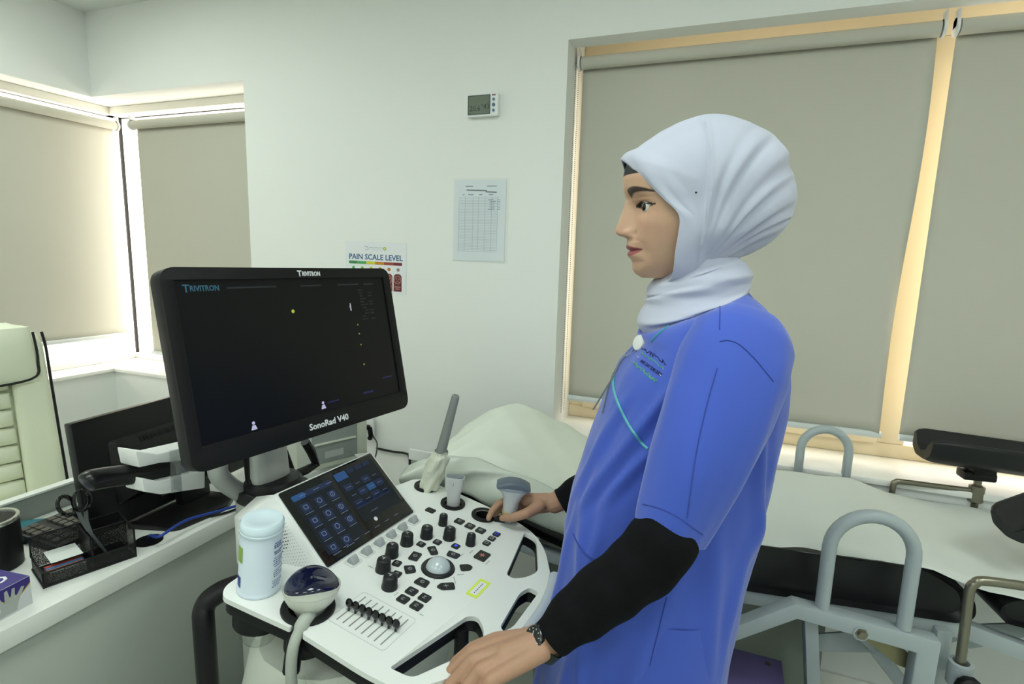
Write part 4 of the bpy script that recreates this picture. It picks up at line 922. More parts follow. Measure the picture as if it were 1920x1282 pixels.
# outer near-side frame with bend and leg
for vv in (-.055, .59):
    g = G()
    P2 = [(.072, .712), (-.35, .43), (-.36, .39), (.080, .676), (.315, .6425), (.308, .02), (.352, .02), (.358, .676)]
    g.prism([(p[0], p[1]) for p in P2], -.018, .018, M=BF @ frame((0, vv, 0), (1, 0, 0), (0, 0, 1), (0, -1, 0)))
    mk('side_frame', g, M_fr, bd, bevel=.004)
mk('pivot_bolt', G().lathe([(.013, 0), (.013, .003), (.009, .003), (.009, .010), (.0, .011)], 6, BF @ frame((.207, -.073, .668), (1, 0, 0), (0, 0, 1), (0, -1, 0))), M_st, bd)
mk('washer', G().lathe([(.0165, -.001), (.0165, .002), (.006, .0022)], 20, BF @ frame((.207, -.073, .668), (1, 0, 0), (0, 0, 1), (0, -1, 0))), M_fr, bd)
def hoop(u0, u1, v, z0, zt, r, nm='hoop_handle'):
    R = (u1-u0)/2; uc = (u0+u1)/2
    pts = [bf(u0, v, z0), bf(u0, v, (z0+zt-R)/2), bf(u0, v, zt-R)]+[bf(uc-R*math.cos(math.pi*k/16), v, zt-R+R*math.sin(math.pi*k/16)) for k in range(1, 16)]+[bf(u1, v, zt-R), bf(u1, v, (z0+zt-R)/2), bf(u1, v, z0-.006)]
    return mk(nm, G().tube(pts, r, 20), M_fr, bd)
hoop(.131, .292, -.055, .692, .928, .0145); hoop(.232, .372, .585, .64, .930, .0135)
# legs and lever arms under the seat
bar([(.14, .05, .64), (.185, .05, .30), (.20, .05, .02)], .032, .03); bar([(.20, .48, .64), (.26, .48, .30), (.30, .48, .02)], .032, .03)
bar([(-.30, .05, .64), (-.36, .05, .02)], .032, .03); bar([(-.30, .48, .64), (-.36, .48, .02)], .032, .03)
bar([(.185, .03, .655), (.30, .09, .54), (.42, .09, .40)], .03, .03)
mk('lever', G().prism([(-.012, .012), (.10, -.050), (.125, -.075), (.118, -.092), (.085, -.085), (-.006, -.020)], 0, .006, M=BF @ frame((.215, -.03, .668), (1, 0, 0), (0, 0, 1), (0, -1, 0))), mat('lever_brass', '8f8a6a', .3, metal=.7), bd, bevel=.001)
mk('base_housing', G().span(-.55, .235, .20, .46, .0, .62, BF), mat('base_grey', '7d857a', .5), bd, bevel=.004)
# toothed rack
tp = [(.17, .535), (.40, .600), (.62, .655), (.63, .625), (.60, .612), (.585, .595), (.575, .614), (.55, .60), (.53, .575), (.505, .565), (.49, .585), (.47, .575), (.45, .55), (.42, .545), (.405, .528), (.395, .556), (.365, .545), (.34, .52), (.18, .49)]
mk('toothed_rack', G().prism(tp, -.003, .003, M=BF @ frame((0, .10, 0), (1, 0, 0), (0, 0, 1), (0, -1, 0))), M_fr, bd, bevel=.0008)
# posts that carry the steel rods
bar([(.392, .0, .66), (.398, .0, .45)], .03, .03)
mk('rod_clamp', G().lathe([(.019, -.055), (.022, -.05), (.022, 0), (.015, .001), (.015, -.05)], 24, BF @ Matrix.Translation(V(.410, -.05, .625))), M_fr, bd)
mk('clamp_knob', G().lathe([(.022, -.012), (.026, -.006), (.026, .006), (.020, .012)], 10, BF @ frame((.412, -.085, .59), (1, 0, 0), (0, 0, 1), (0, -1, 0))), M_blk, bd)
mk('support_rod', G().tube(spline([bf(.410, -.05, .57), bf(.406, -.05, .70), bf(.403, -.05, .785), bf(.410, -.05, .806), bf(.432, -.05, .815), bf(.55, -.05, .815), bf(.70, -.05, .815)], 6), .0095, 16), M_st, bd)
mk('support_rod', G().tube(spline([bf(.490, .548, .60), bf(.492, .548, .77), bf(.498, .548, .793), bf(.515, .548, .797), bf(.60, .548, .795), bf(.70, .548, .793)], 6), .0085, 16), M_st, bd)
mk('rod_clamp', G().lathe([(.010, -.024), (.020, -.016), (.020, .032), (.014, .034), (.010, .036)], 24, BF @ Matrix.Translation(V(.712, .548, .778))), M_st, bd)
mk('rod_pin', G().tube([bf(.712, .548, .735), bf(.712, .548, .85)], .010, 16), M_st, bd)
mk('support_hinge', G().box((.705, .548, .843), (.085, .05, .026), BF), M_blk, bd, bevel=.006); mk('support_hinge', G().box((.712, .548, .862), (.06, .06, .03), BF), M_blk, bd, bevel=.006)
def gutter(M, L, W=.11, H=.055):
    """black padded leg trough, open to the top"""
    out_ = [(-W/2, H), (-W/2-.012, H*.9), (-W/2-.006, .012), (-W/2+.03, -.012), (W/2-.03, -.012), (W/2+.006, .012), (W/2+.012, H*.9), (W/2, H), (W/2-.012, H*.8), (W/2-.03, .026), (0, .012), (-W/2+.03, .026), (-W/2+.012, H*.8)]
    prof = rpoly(out_, .010, 3); rings = []
    for t, k in ((0, .80), (.012, .93), (.03, 1), (L-.03, 1), (L-.012, .93), (L, .8)):
        rings.append([(t, p[0]*k, .02+(p[1]-.02)*k) for p in prof])
    return mk('leg_support', G().loft(rings, M), M_vin, bd)
gutter(BF @ Matrix.Translation(V(.552, .55, .888)) @ Matrix.Rotation(math.radians(3.5), 4, 'Y'), .42, .125, .070)
gutter(BF @ Matrix.Translation(V(.545, .085, .858)) @ Matrix.Rotation(math.radians(25), 4, 'Z') @ Matrix.Rotation(math.radians(-14), 4, 'Y'), .34, .10, .055)

# paper sheet on the bed
def zs(u):
    """height of the cushions under the sheet"""
    P = [(-.375, .803), (-.30, .803), (.28, .803), (.36, .800), (.41, .786), (.47, .770), (.54, .762), (1.04, .728), (1.10, .71)]
    for a, b in zip(P[:-1], P[1:]):
        if u <= b[0]:
            t = max(0, (u-a[0])/(b[0]-a[0])); return a[1]+(b[1]-a[1])*t
    return .70
vs = []; fs = []; NU, NV = 120, 44
for i in range(NU+1):
    u = -.37+1.46*i/NU
    edge = .004+.010*math.sin(u*9+.5)*max(0, u)+(.02*max(0, u-.38))
    for j in range(NV+1):
        vf = min(.532, (1.952-1.327-u*.134)/.991); t = j/NV; v = edge+(vf-edge)*t
        z = zs(u)+.002+.0022*math.sin(u*17+v*9)*math.sin(v*14-u*5)+.0015*math.sin(u*41+v*23)
        if t < .06: z -= .006*(1-t/.06)
        if t > .95: z -= .008*((t-.95)/.05)
        vs.append((u, v, max(z, zs(u)+.0012-(.008 if t < .06 or t > .95 else 0))))
for i in range(NU):
    for j in range(NV): fs.append((i*(NV+1)+j, (i+1)*(NV+1)+j, (i+1)*(NV+1)+j+1, i*(NV+1)+j+1))
o = mk('bed_sheet', G().add(vs, fs, BF), mat('sheet_paper_white', 'd9dfda', .7, var=.01, bump=.15, bscale=40))
sm = o.modifiers.new('thick', 'SOLIDIFY'); sm.thickness = .0008
tag(o, 'white disposable paper sheet spread along the black bed cushions', 'sheet')
# white cover over the back cushion with its slack side
cv = thing('backrest_cover', 'white fitted cover over the raised head end of the bed', 'cover', bf(-.6, .27, .8))
vs = []; fs = []; pr = [(-.375, .800), (-.42, .826), (-.47, .853), (-.55, .887), (-.62, .917), (-.68, .931), (-.73, .926), (-.78, .902), (-.835, .872), (-.852, .845), (-.84, .80), (-.80, .775)]
pr = [(p.x, p.y) for p in spline([V(a, b, 0) for a, b in pr], 5)]
NV = 60
for (u, z) in pr:
    for j in range(NV+1):
        t = j/NV; v = -.012+.560*t; side = max(0, (.10-t)/.10); far = max(0, (t-.92)/.08)
        wr = .0035*math.sin(u*38+v*11)*math.sin(v*19+u*9)+.002*math.sin(u*70-v*37)
        vs.append((u, v, z+.006+wr*(1-.5*side)+.012*math.sin(math.pi*min(1, t))**.5-.055*side**1.6-.05*far**2))
for i in range(len(pr)-1):
    for j in range(NV): fs.append((i*(NV+1)+j, (i+1)*(NV+1)+j, (i+1)*(NV+1)+j+1, i*(NV+1)+j+1))
o = mk('top_sheet', G().add(vs, fs, BF), mat('cover_white', 'dde4d8', .55, bump=.1, bscale=30), cv); sm = o.modifiers.new('thick', 'SOLIDIFY'); sm.thickness = .001
# slack, wrinkled plastic skirt of the cover along the near side
vs = []; fs = []; NU = 70; NV = 18
for i in range(NU+1):
    s_ = i/NU; u = -.875+.50*s_
    zt = np.interp(u, [-.875, -.83, -.75, -.68, -.55, -.45, -.375], [.880, .900, .925, .928, .890, .850, .812])
    for j in range(NV+1):
        t = j/NV; drop = .012+.075*(1-abs(s_-.55)*.5)*t*min(1, s_*5+.25)
        fold = .010*math.sin(3.5*s_*math.pi+6*t)*t+.006*math.sin(19*s_+9*t)
        vs.append((u, -.004-.040*math.sin(t*math.pi*.7)+fold*.9, zt+.010*(1-t)-drop*t+.004*math.sin(11*s_+4*t)))
for i in range(NU):
    for j in range(NV): fs.append((i*(NV+1)+j, (i+1)*(NV+1)+j, (i+1)*(NV+1)+j+1, i*(NV+1)+j+1))
o = mk('slack_skirt', G().add(vs, fs, BF), mat('cover_film', 'c9d1c6', .28, spec=.6), cv); sm = o.modifiers.new('thick', 'SOLIDIFY'); sm.thickness = .0012

# purple step under the bed
stp = thing('step_stool', 'purple topped step stool under the side of the bed', 'stool', (.15, 1.40, 0))
q0, q1 = atZ(1374, 1214, .42), atZ(1466, 1238, .42); sx = (q1-q0).normalized(); SF = frame(q1, sx, V(0, 0, 1).cross(sx), V(0, 0, 1))
def purp():
    m = mat('purple_vinyl', '7b70aa', .45, var=.25, vscale=9); return m
mk('tread', G().span(-.34, 0, -.24, 0, -.025, 0, SF), purp(), stp, bevel=.003)
for x in (-.32, -.02):
    for y in (-.22, -.02): mk('leg', G().span(x-.012, x+.012, y-.012, y+.012, -.42, -.026, SF), M_blk, stp)
mk('bolt', G().lathe([(.007, 0), (.007, .002), (.003, .003)], 10, SF @ Matrix.Translation(V(-.035, -.03, 0))), M_st, stp)
# ================================================================== the person
pn = thing('person', 'person in white headscarf and blue scrub top standing at the ultrasound machine holding a probe', 'person', (-.06, .95, 0))
def attrmat(name, rough, sss=0, bump=0, bscale=300, spec=.4):
    m = mat(name, 'ffffff', rough, spec=spec, sss=sss, bump=bump, bscale=bscale); nt = m.node_tree; b = nt.nodes['Principled BSDF']
    a = nt.nodes.new('ShaderNodeAttribute'); a.attribute_name = 'Col'
    nz = nt.nodes.new('ShaderNodeTexNoise'); nz.inputs['Scale'].default_value = 60
    mx = nt.nodes.new('ShaderNodeMix'); mx.data_type = 'RGBA'; mx.blend_type = 'MULTIPLY'; mx.inputs[0].default_value = .10
    for l in list(b.inputs['Base Color'].links): nt.links.remove(l)
    nt.links.new(a.outputs['Color'], mx.inputs[6]); nt.links.new(nz.outputs['Color'], mx.inputs[7]); nt.links.new(mx.outputs[2], b.inputs['Base Color'])
    return m
M_skin = attrmat('skin', .48, sss=.12, bump=.05, bscale=500)
SKIN = np.array(lin('c6a187')[:3]); LIP = np.array(lin('9c4a55')[:3]); BROW = np.array(lin('241d1b')[:3]); LINER = np.array(lin('17120f')[:3]); LID = np.array(lin('a5785f')[:3]); ROSE = np.array(lin('c79484')[:3])
def sstep(a, b, x): t = np.clip((x-a)/(b-a), 0, 1); return t*t*(3-2*t)
def setcol(me, cols):
    at = me.color_attributes.new('Col', 'FLOAT_COLOR', 'POINT'); c4 = np.ones((len(me.vertices), 4), np.float32); c4[:, :3] = cols; at.data.foreach_set('color', c4.ravel())

# ------------------------------------------------ head
HA = math.radians(21); HFd = V(-math.cos(HA), -math.sin(HA), 0); HLd = V(math.sin(HA), -math.cos(HA), 0)   # forward, her left (towards the camera)
HC = V(-.052, .955, 1.5335)
def hl(px, py, y=0.0):
    P = atP(px, py, HC+HLd*y, HLd)-HC; return (P.dot(HFd), P.z)
def hw(p, y, z): return HC+HFd*p+HLd*y+V(0, 0, z)
prof = [(1176, 305), (1171, 322), (1169.5, 337), (1169.5, 352), (1172, 364), (1173.5, 374), (1170.5, 386), (1166, 399), (1161.5, 411), (1157, 423), (1154, 432), (1154.5, 437), (1159, 441.5), (1168, 444), (1175, 447), (1176, 453), (1175, 459), (1174.3, 464), (1178, 468.5), (1179.5, 470.5), (1176.6, 475), (1177.5, 480), (1183, 486), (1186, 492), (1186, 499), (1187, 506), (1192, 513.5), (1203, 520)]
pz = sorted([hl(*q)[::-1] for q in prof]); PZ = np.array([a[0] for a in pz]); PP = np.array([a[1] for a in pz])
def at_(py, px=1172): return hl(px, py)[1]
bz = []
for (px, py, d) in ((1176, 305, 0), (1169.5, 337, 0), (1169.5, 352, .0015), (1173.5, 374, .007), (1173.5, 400, .0115), (1174, 425, .0105), (1175, 447, .006), (1176, 460, .006), (1179, 472, .008), (1184, 488, .004), (1186, 499, .001), (1187, 506, .0), (1192, 513.5, .0), (1203, 520, .0)):
    p, z = hl(px, py); bz.append((z, p-d))
bz.sort(); BZ = np.array([b[0] for b in bz]); BP = np.array([b[1] for b in bz])
zbot = PZ[0]; ztopf = PZ[-1]
zr = np.concatenate([np.arange(zbot, .062, .0011), np.linspace(.0635, .112, 16)])
NF, NB = 230, 44
th = np.concatenate([np.linspace(-math.pi/2, math.pi/2, NF), np.linspace(math.pi/2, 1.5*math.pi, NB+2)[1:-1]])
Wz = [-.115, -.108, -.100, -.09, -.075, -.055, -.03, 0, .03, .06,   .085, .10, .108, .112]; Ww = [.016, .024, .036, .046, .054, .0615, .069, .0725, .074, .072, .060, .042, .022, .006]
rows = []; cols = []
_gk = np.linspace(-2, 2, 17); _gw = np.exp(-_gk**2); _gw /= _gw.sum()
def smi(z, X, Y, s=.007): return float((np.interp(z+_gk*s, X, Y)*_gw).sum())
zm = at_(469.5); zul = at_(459.5); zll = at_(483)
ey, ez = .0315, at_(389)+.0005
HR = []
for z in zr:
    w_ = smi(z, Wz, Ww, .009) if z < .09 else np.interp(z, Wz, Ww)
    if z <= ztopf: pb = smi(z, BZ, BP, .004) if z > zbot+.012 else np.interp(z, BZ, BP); pfull = smi(z, PZ, PP, .0011)
    else:
        t = (z-ztopf)/(.1125-ztopf); pb = BP[-1]-(.09)*(1-math.sqrt(max(0, 1-t*t))); pfull = pb
    pc = smi(z, [-.115, -.10, -.075, -.04, 0, .08, .13], [.060, .045, .022, .006, -.004, -.012, -.012])
    back = smi(z, [-.115, -.10, -.075, -.04, 0, .06, .095, .113], [.05, .0, -.045, -.075, -.088, -.082, -.05, -.012])
    a_f = pb-pc; a_b = pc-back
    e = smi(z, [-.11, -.08, -.03, .05, .12], [2.0, 2.1, 2.35, 2.4, 2.1])
    cs, sn = np.cos(th), np.sin(th)
    y = w_*np.sign(sn)*np.abs(sn)**(2/e)
    p = pc+np.where(cs >= 0, a_f*np.abs(cs)**(2/e), -a_b*np.abs(cs)**(2/2.1))
    front = sstep(-.1, .25, cs)
    ay = np.abs(y)
    # nose, lips and chin ridge of the profile, with their own widths
    bump = max(0, pfull-pb)
    sg = smi(z, [-.11, -.09, -.075, -.062, -.052, -.046, -.040, -.034, -.02, -.005, .012, .03], [.018, .018, .019, .020, .018, .011, .0105, .0115, .0092, .0075, .0072, .012], .003)
    if z < zul+.006 and z > zll-.004: fall = np.clip(1-(ay/.031)**2, 0, 1)
    else: fall = np.exp(-(ay/sg)**2*1.0)
    p = p+bump*fall*front
    G2 = lambda y0, z0, sy, sz: np.exp(-((ay-y0)/sy)**2-((z-z0)/sz)**2)
    p += front*(-.0075*G2(ey-.002, ez+.001, .0155, .0115)+.0030*G2(.030, ez+.0215, .020, .007)+.0035*G2(.046, ez-.027, .016, .016)
         +.0082*G2(.0130, at_(436), .0050, .0062)-.0036*G2(.0200, at_(439), .0032, .006)-.0025*G2(.0065, at_(446), .004, .0025)
         -.0020*G2(.034, zm+.006, .007, .012)+.0022*G2(.041, zm-.002, .008, .012)
         +.0026*G2(ey, ez+.0085, .013, .0035)-.0014*G2(ey, ez+.0125, .014, .0018))
    # mouth groove
    gz = zm+.0022*np.minimum(1, (ay/.025))**2
    p -= front*.0028*np.exp(-((z-gz)/.0013)**2)*np.clip(1-(ay/.0295)**4, 0, 1)
    # eye opening
    u = (ay-ey)/.0148; lidu = ez+.0008+.0036*(1-np.clip(np.abs(u+.05), 0, 1)**2.0)+.0010*u; lidl = ez+.0005-.0028*(1-np.clip(np.abs(u-.05), 0, 1)**2.2)+.0010*u
    inside = (np.abs(u) < 1) & (z < lidu) & (z > lidl) & (cs > 0)
    p = p-np.where(inside, .0075, 0)
    HR.append(np.stack([p, y, np.full_like(p, z)], 1))
    # ---- colours of skin, brows, lips, eye make-up
    c = np.tile(SKIN, (len(p), 1))
    def mixc(c, col, m): return c*(1-m[:, None])+col*m[:, None]
    c = mixc(c, ROSE, .35*front*np.exp(-((ay-.040)/.016)**2-((z+.030)/.018)**2)+.35*front*np.exp(-(ay/.012)**2-((z-at_(436))/.010)**2))
    c = mixc(c, LID, .55*front*np.exp(-((ay-ey)/.016)**2-((z-ez-.006)/.006)**2)+.35*front*np.exp(-((ay-ey)/.014)**2-((z-ez+.010)/.005)**2))
    # lips
    lt = zul-.0005+.0012*np.exp(-((ay-.006)/.004)**2)-.0010*np.exp(-(ay/.0035)**2); lt = lt+(gz-lt)*np.clip(ay/.0295, 0, 1)**2.2
    lb = zll+.003; lb = lb+(gz-lb)*np.clip(ay/.0295, 0, 1)**2.4
    ml = sstep(-.0008, .0008, lt-z)*sstep(-.0008, .0008, z-lb)*(ay < .0295)*(cs > 0)
    c = mixc(c, LIP*np.where(z > zm, .85, 1.0), ml*.92)
    c = mixc(c, LIP*.35, np.exp(-((z-gz)/.0010)**2)*(ay < .0290)*(cs > 0)*.8)
    # brows
    bu = (ay-.010)/.045; bc = ez+.0185+.0075*np.sin(np.clip(bu, 0, 1)*2.3)-.0040*np.clip(bu, 0, 1)**2; bh = .0048*(1-np.clip(bu, 0, 1)**1.8)+.0012
    mb = sstep(1.25, .75, np.abs(z-bc)/bh)*(bu > 0)*(bu < 1)*sstep(0, .08, bu)*(cs > 0)
    c = mixc(c, BROW, mb*.95)
    # eyeliner: rim of the opening, thicker above, small wing
    du = np.where(z >= (lidu+lidl)/2, z-lidu, lidl-z)
    rim = np.where(z >= ez, .0034, .0021)
    me_ = sstep(1.0, .55, np.abs(du)/rim)*(np.abs(u) < 1.12)*(cs > 0)
    wing = sstep(1.2, .6, np.abs(z-(ez+.0012+.0022*(u-1)*1.2))/.0016)*((u > .9) & (u < 1.38))*(cs > 0)
    c = mixc(c, LINER, np.clip(me_+wing, 0, 1)*.95); c = mixc(c, LINER, inside*.9)
    # black under-scarf
    c = mixc(c, np.array(lin('0e0f12')[:3]), np.full(len(p), 1.0 if z > at_(330) else 0.0)*sstep(0, 1, 1.0))
    cols.append(c)
SCc = (-.012, .018)
sil = [(1163, 299), (1190, 282), (1220, 260), (1255, 239), (1290, 224), (1325, 215.5), (1355, 217), (1385, 226), (1420, 241), (1447, 257), (1464, 285), (1476, 318), (1485, 350), (1484, 385), (1470, 422), (1446, 450), (1415, 470), (1385, 483), (1360, 496), (1330, 508), (1295, 522), (1262, 530), (1235, 527), (1212, 520), (1195, 500), (1180, 470), (1165, 400), (1160, 340)]
sa = []
for q in sil:
    p, z = hl(*q); sa.append((math.atan2(z-SCc[1], p-SCc[0]), math.hypot(p-SCc[0], z-SCc[1])))
sa.sort(); SA = np.array([a[0] for a in sa]); SR = np.array([a[1] for a in sa]); SA = np.concatenate([SA-2*math.pi, SA, SA+2*math.pi]); SR = np.tile(SR, 3)
def star(dn):
    rs_ = float(np.interp(math.atan2(dn[2], dn[0]), SA, SR)); sg_ = math.hypot(dn[0], dn[2])
    return ((sg_/rs_)**2.15+(abs(dn[1])/.088)**2.15)**(-1/2.15)
for r_ in HR:                      # keep the skull and its under-scarf inside the headscarf
    if r_[0, 2] < at_(322): continue
    lim = .955-.05*min(1, (r_[0, 2]-at_(322))/.02)
    for q in r_:
        d_ = q-np.array([SCc[0], 0, SCc[1]]); L_ = np.linalg.norm(d_); m_ = star(d_/L_)*lim
        if L_ > m_: q[:] = np.array([SCc[0], 0, SCc[1]])+d_*(m_/L_)
nT = len(th); hv = []
for r in HR:
    for q in r: hv.append(tuple(hw(*q)))
hf_ = [(k*nT+i, k*nT+(i+1) % nT, (k+1)*nT+(i+1) % nT, (k+1)*nT+i) for k in range(len(HR)-1) for i in range(nT)]
hf_.append(tuple(range(nT-1, -1, -1))); hf_.append(tuple((len(HR)-1)*nT+i for i in range(nT)))
HEADV, HEADF, HEADC = hv, hf_, np.concatenate(cols)

# ------------------------------------------------ arms and hands: capsules fused by a voxel remesh
def capsule(g, a, b, ra, rb, n=12):
    a, b = V(a), V(b); d = (b-a); L = max(d.length, 1e-5); M = look(a, d/L)
    rings = []
    for k in range(5): t = math.pi/2*k/4; rings.append((ra*math.sin(t)+1e-5, -ra*math.cos(t)))
    for k in range(5): t = math.pi/2*k/4; rings.append((rb*math.cos(t)+1e-5, L+rb*math.sin(t)))
    g.lathe(rings, n, M)
def chain(g, pts, rad):
    for i in range(len(pts)-1): capsule(g, pts[i], pts[i+1], rad[i], rad[i+1])
def fuse(g, vox, smooth=6, fac=.5):
    me = mesh(g, smooth=False); ob = bpy.data.objects.new('tmp', me); COL.objects.link(ob)
    r = ob.modifiers.new('r', 'REMESH'); r.mode = 'VOXEL'; r.voxel_size = vox
    s = ob.modifiers.new('s', 'SMOOTH'); s.iterations = smooth; s.factor = fac
    dg = bpy.context.evaluated_depsgraph_get(); ev = ob.evaluated_get(dg); m2 = ev.to_mesh()
    vs = [tuple(v.co) for v in m2.vertices]; fs = [tuple(p.vertices) for p in m2.polygons]
    ev.to_mesh_clear(); bpy.data.objects.remove(ob); bpy.data.meshes.remove(me)
    return vs, fs
NAILS = []
def hand(g, W, d, n, s, curls, thumb, L=1.0, spread=.10, palm_r=.0115):
    """W wrist, d finger direction, n back of hand, s towards the thumb side; curls per finger (three joint angles, degrees)"""
    d, n, s = V(d).normalized(), V(n), V(s); n = (n-d*n.dot(d)).normalized(); s = (s-d*s.dot(d)-n*s.dot(n)).normalized()
    kn = []
    for i, (off, ln) in enumerate(((.028, .084), (.009, .088), (-.010, .083), (-.027, .074))):
        root = W+s*off*.55*L; K = W+d*ln*L+s*off*L+n*(.002 if i in (1, 2) else -.002)
        capsule(g, root, K, (palm_r+.002)*L, palm_r*.92*L); kn.append(K)
    capsule(g, W-d*.012, W+d*.045*L, .0195*L, .017*L); capsule(g, W+s*.010*L, W+d*.05*L+s*.018*L-n*.006*L, .018*L, .014*L); capsule(g, W-s*.010*L, W+d*.05*L-s*.016*L-n*.006*L, .017*L, .013*L)
    for i, K in enumerate(kn):
        sg = [(.040, .024, .020), (.044, .028, .021), (.041, .026, .021), (.032, .019, .018)][i]; rr = [(.0098, .0088, .0080, .0068), (.0100, .0090, .0081, .0069), (.0096, .0086, .0078, .0067), (.0086, .0077, .0070, .0060)][i]
        dirn = (d+s*spread*(1.5-i)*.8).normalized(); P = K; a = 0; pts = [K]; nn = n
        for j in range(3):
            a += math.radians(curls[i][j]); fd = dirn*math.cos(a)-n*math.sin(a); P = P+fd*sg[j]*L; pts.append(P)
        chain(g, pts, [r*L for r in rr])
        NAILS.append((pts[3]-fd*.006*L+(n*math.cos(a)+dirn*math.sin(a))*rr[3]*L*.80, fd, (n*math.cos(a)+dirn*math.sin(a)), .0048*L))
    t = [V(q) for q in thumb]; chain(g, t, [.0155*L, .0125*L, .0105*L, .0082*L][:len(t)])
    return kn

# left arm (near the camera): shoulder, elbow, wrist
LS, LE, LW = V(.0, .835, 1.33), atY(1250, 1008, .750), atZ(1030, 1198, .888)
gL = G(); chain(gL, [LS, LS*.5+LE*.5, LE], [.036, .034, .030]); chain(gL, [LE, LE*.45+LW*.55, LW], [.030, .027, .0235])
ld = (atZ(908, 1244, .870)-LW).normalized(); ln = V(-.06, -.10, .99)
ls = V(ld.y, -ld.x, 0).normalized()
hand(gL, LW+ld*.018, ld, ln, ls, [(34, 42, 24), (36, 44, 26), (38, 44, 26), (38, 42, 24)], [LW+ld*.034+ls*.018-V(0, 0, .002), LW+ld*.072+ls*.038-V(0, 0, .004), LW+ld*.106+ls*.046-V(0, 0, .010), LW+ld*.134+ls*.044-V(0, 0, .020)], 1.10)
# right arm (far side), its hand closed round the convex probe
RS, RE, RW = V(.0, 1.075, 1.33), V(-.075, 1.205, 1.045), atY(1040, 942, 1.125)
gR = G(); chain(gR, [RS, RS*.5+RE*.5, RE], [.036, .034, .030]); chain(gR, [RE, RE*.5+RW*.5, RW], [.030, .028, .0235])
rd = V(-.96, .02, -.22).normalized(); rn = V(.12, .62, .72); rs = V(-.05, -.72, .60)
rs = V(-.1, -.80, -.30)
rn = V(.0, .35, .90)
TH = [atY(1012, 948, 1.100), atY(988, 962, 1.072), atY(962, 970, 1.062), atY(942, 971, 1.066)]
hand(gR, RW+rd*.016, rd, V(.0, .86, .50), V(0, -.50, .86), [(34, 30, 20), (36, 34, 24), (38, 40, 28), (42, 44, 30)], TH, .92, .05)
lv, lf = fuse(gL, .0022, 5); rv, rf = fuse(gR, .0022, 5)

# ------------------------------------------------ trunk under the clothes, neck and legs (one lofted surface each, joined to the body)
TA = math.radians(12); TFd = V(-math.cos(TA), -math.sin(TA), 0); TLd = V(math.sin(TA), -math.cos(TA), 0)
def oval(c, a, b, z=None, n=40, p=2.2, fd=TFd, ld_=TLd):
    out_ = []
    for i in range(n):
        t = 2*math.pi*i/n; c0, s0 = math.cos(t), math.sin(t)
        out_.append(V(c)+fd*(a*abs(c0)**(2/p)*(1 if c0 > 0 else -1))+ld_*(b*abs(s0)**(2/p)*(1 if s0 > 0 else -1)))
    return out_
gB = G()
gB.loft([oval(hw(-.004, 0, -.045), .045, .044), oval(hw(-.008, 0, -.09), .044, .044), oval(V(-.030, .955, 1.395), .048, .048), oval(V(-.015, .955, 1.355), .055, .065), oval(V(-.01, .955, 1.325), .07, .12), oval(V(-.035, .955, 1.24), .09, .135), oval(V(-.06, .955, 1.10), .09, .13), oval(V(-.075, .955, .95), .105, .15), oval(V(-.075, .955, .82), .11, .16), oval(V(-.075, .955, .76), .10, .15)])
for s in (-1, 1):
    o_ = TLd*(s*.085)
    gB.loft([oval(V(-.075, .955, .80)+o_, .085, .075), oval(V(-.075, .955, .60)+o_, .070, .066), oval(V(-.085, .955, .46)+o_, .052, .052), oval(V(-.07, .955, .30)+o_, .050, .048), oval(V(-.06, .955, .09)+o_, .033, .032)])
allv = HEADV+lv+rv+gB.v
off = [0, len(HEADV), len(HEADV)+len(lv), len(HEADV)+len(lv)+len(rv)]
allf = list(HEADF)+[tuple(i+off[1] for i in f) for f in lf]+[tuple(i+off[2] for i in f) for f in rf]+[tuple(i+off[3] for i in f) for f in gB.f]
me = bpy.data.meshes.new('body'); me.from_pydata(allv, [], allf); me.polygons.foreach_set('use_smooth', [True]*len(me.polygons))
rest = np.tile(SKIN*np.array([.80, .74, .72]), (len(allv)-len(HEADV), 1)); 
setcol(me, np.concatenate([HEADC, rest])); me.update()
body = link('body', me, M_skin, pn)

# eyes, lashes, nails
M_eye = mat('eye_white', 'd6d2cc', .15, coat=.4); M_iris = mat('iris_dark', '2a1c16', .1, coat=.6)
for s in (1, -1):
    # find the lid surface to seat the eyeball
    zi = int(np.argmin(np.abs(zr-(ez+.0075)))); r_ = HR[zi]; k_ = int(np.argmin((np.abs(r_[:, 1]-s*ey)+(r_[:, 0] < 0)*1)))
    pe = r_[k_, 0]; C_ = hw(pe-.0128, s*(ey-.0005), ez)
    e_ = mk('eye', G().sphere((0, 0, 0), .0118, 24, 16), M_eye, pn, M=Matrix.Translation(C_))
    gz_ = (HFd+V(0, 0, -.12)+HLd*.36).normalized()
    Mi = look(C_, gz_)
    mk('iris', G().lathe([(.0117*math.sin(t), .01195*math.cos(t)) for t in [math.radians(a) for a in (35, 30, 22, 13, 5, .5)]], 24, Mi), M_iris, e_)
    g = G()
    for k in range(15):
        uu = -.85+1.75*k/14; yy = ey+.0148*uu; zz = ez+.0008+.0036*(1-min(1, abs(uu+.05))**2)+.001*uu
        zi = int(np.argmin(np.abs(zr-(zz+.0012)))); r_ = HR[zi]; k_ = int(np.argmin(np.abs(r_[:, 1]-s*yy)+(r_[:, 0] < 0)*1)); p0 = r_[k_, 0]
        a = hw(p0-.0006, s*yy, zz+.0003); L = .0055+.0028*max(0, uu+.2)
        ou = (HFd*(1-.25*max(0, uu))+HLd*(s*.45*uu)).normalized()
        g.tube([a, a+ou*L*.5-V(0, 0, L*.12), a+ou*L*.95+V(0, 0, L*.22)], [.00042, .00035, .0001], 5)
    mk('eyelashes', g, mat('lash_black', '0d0b0b', .5), pn)
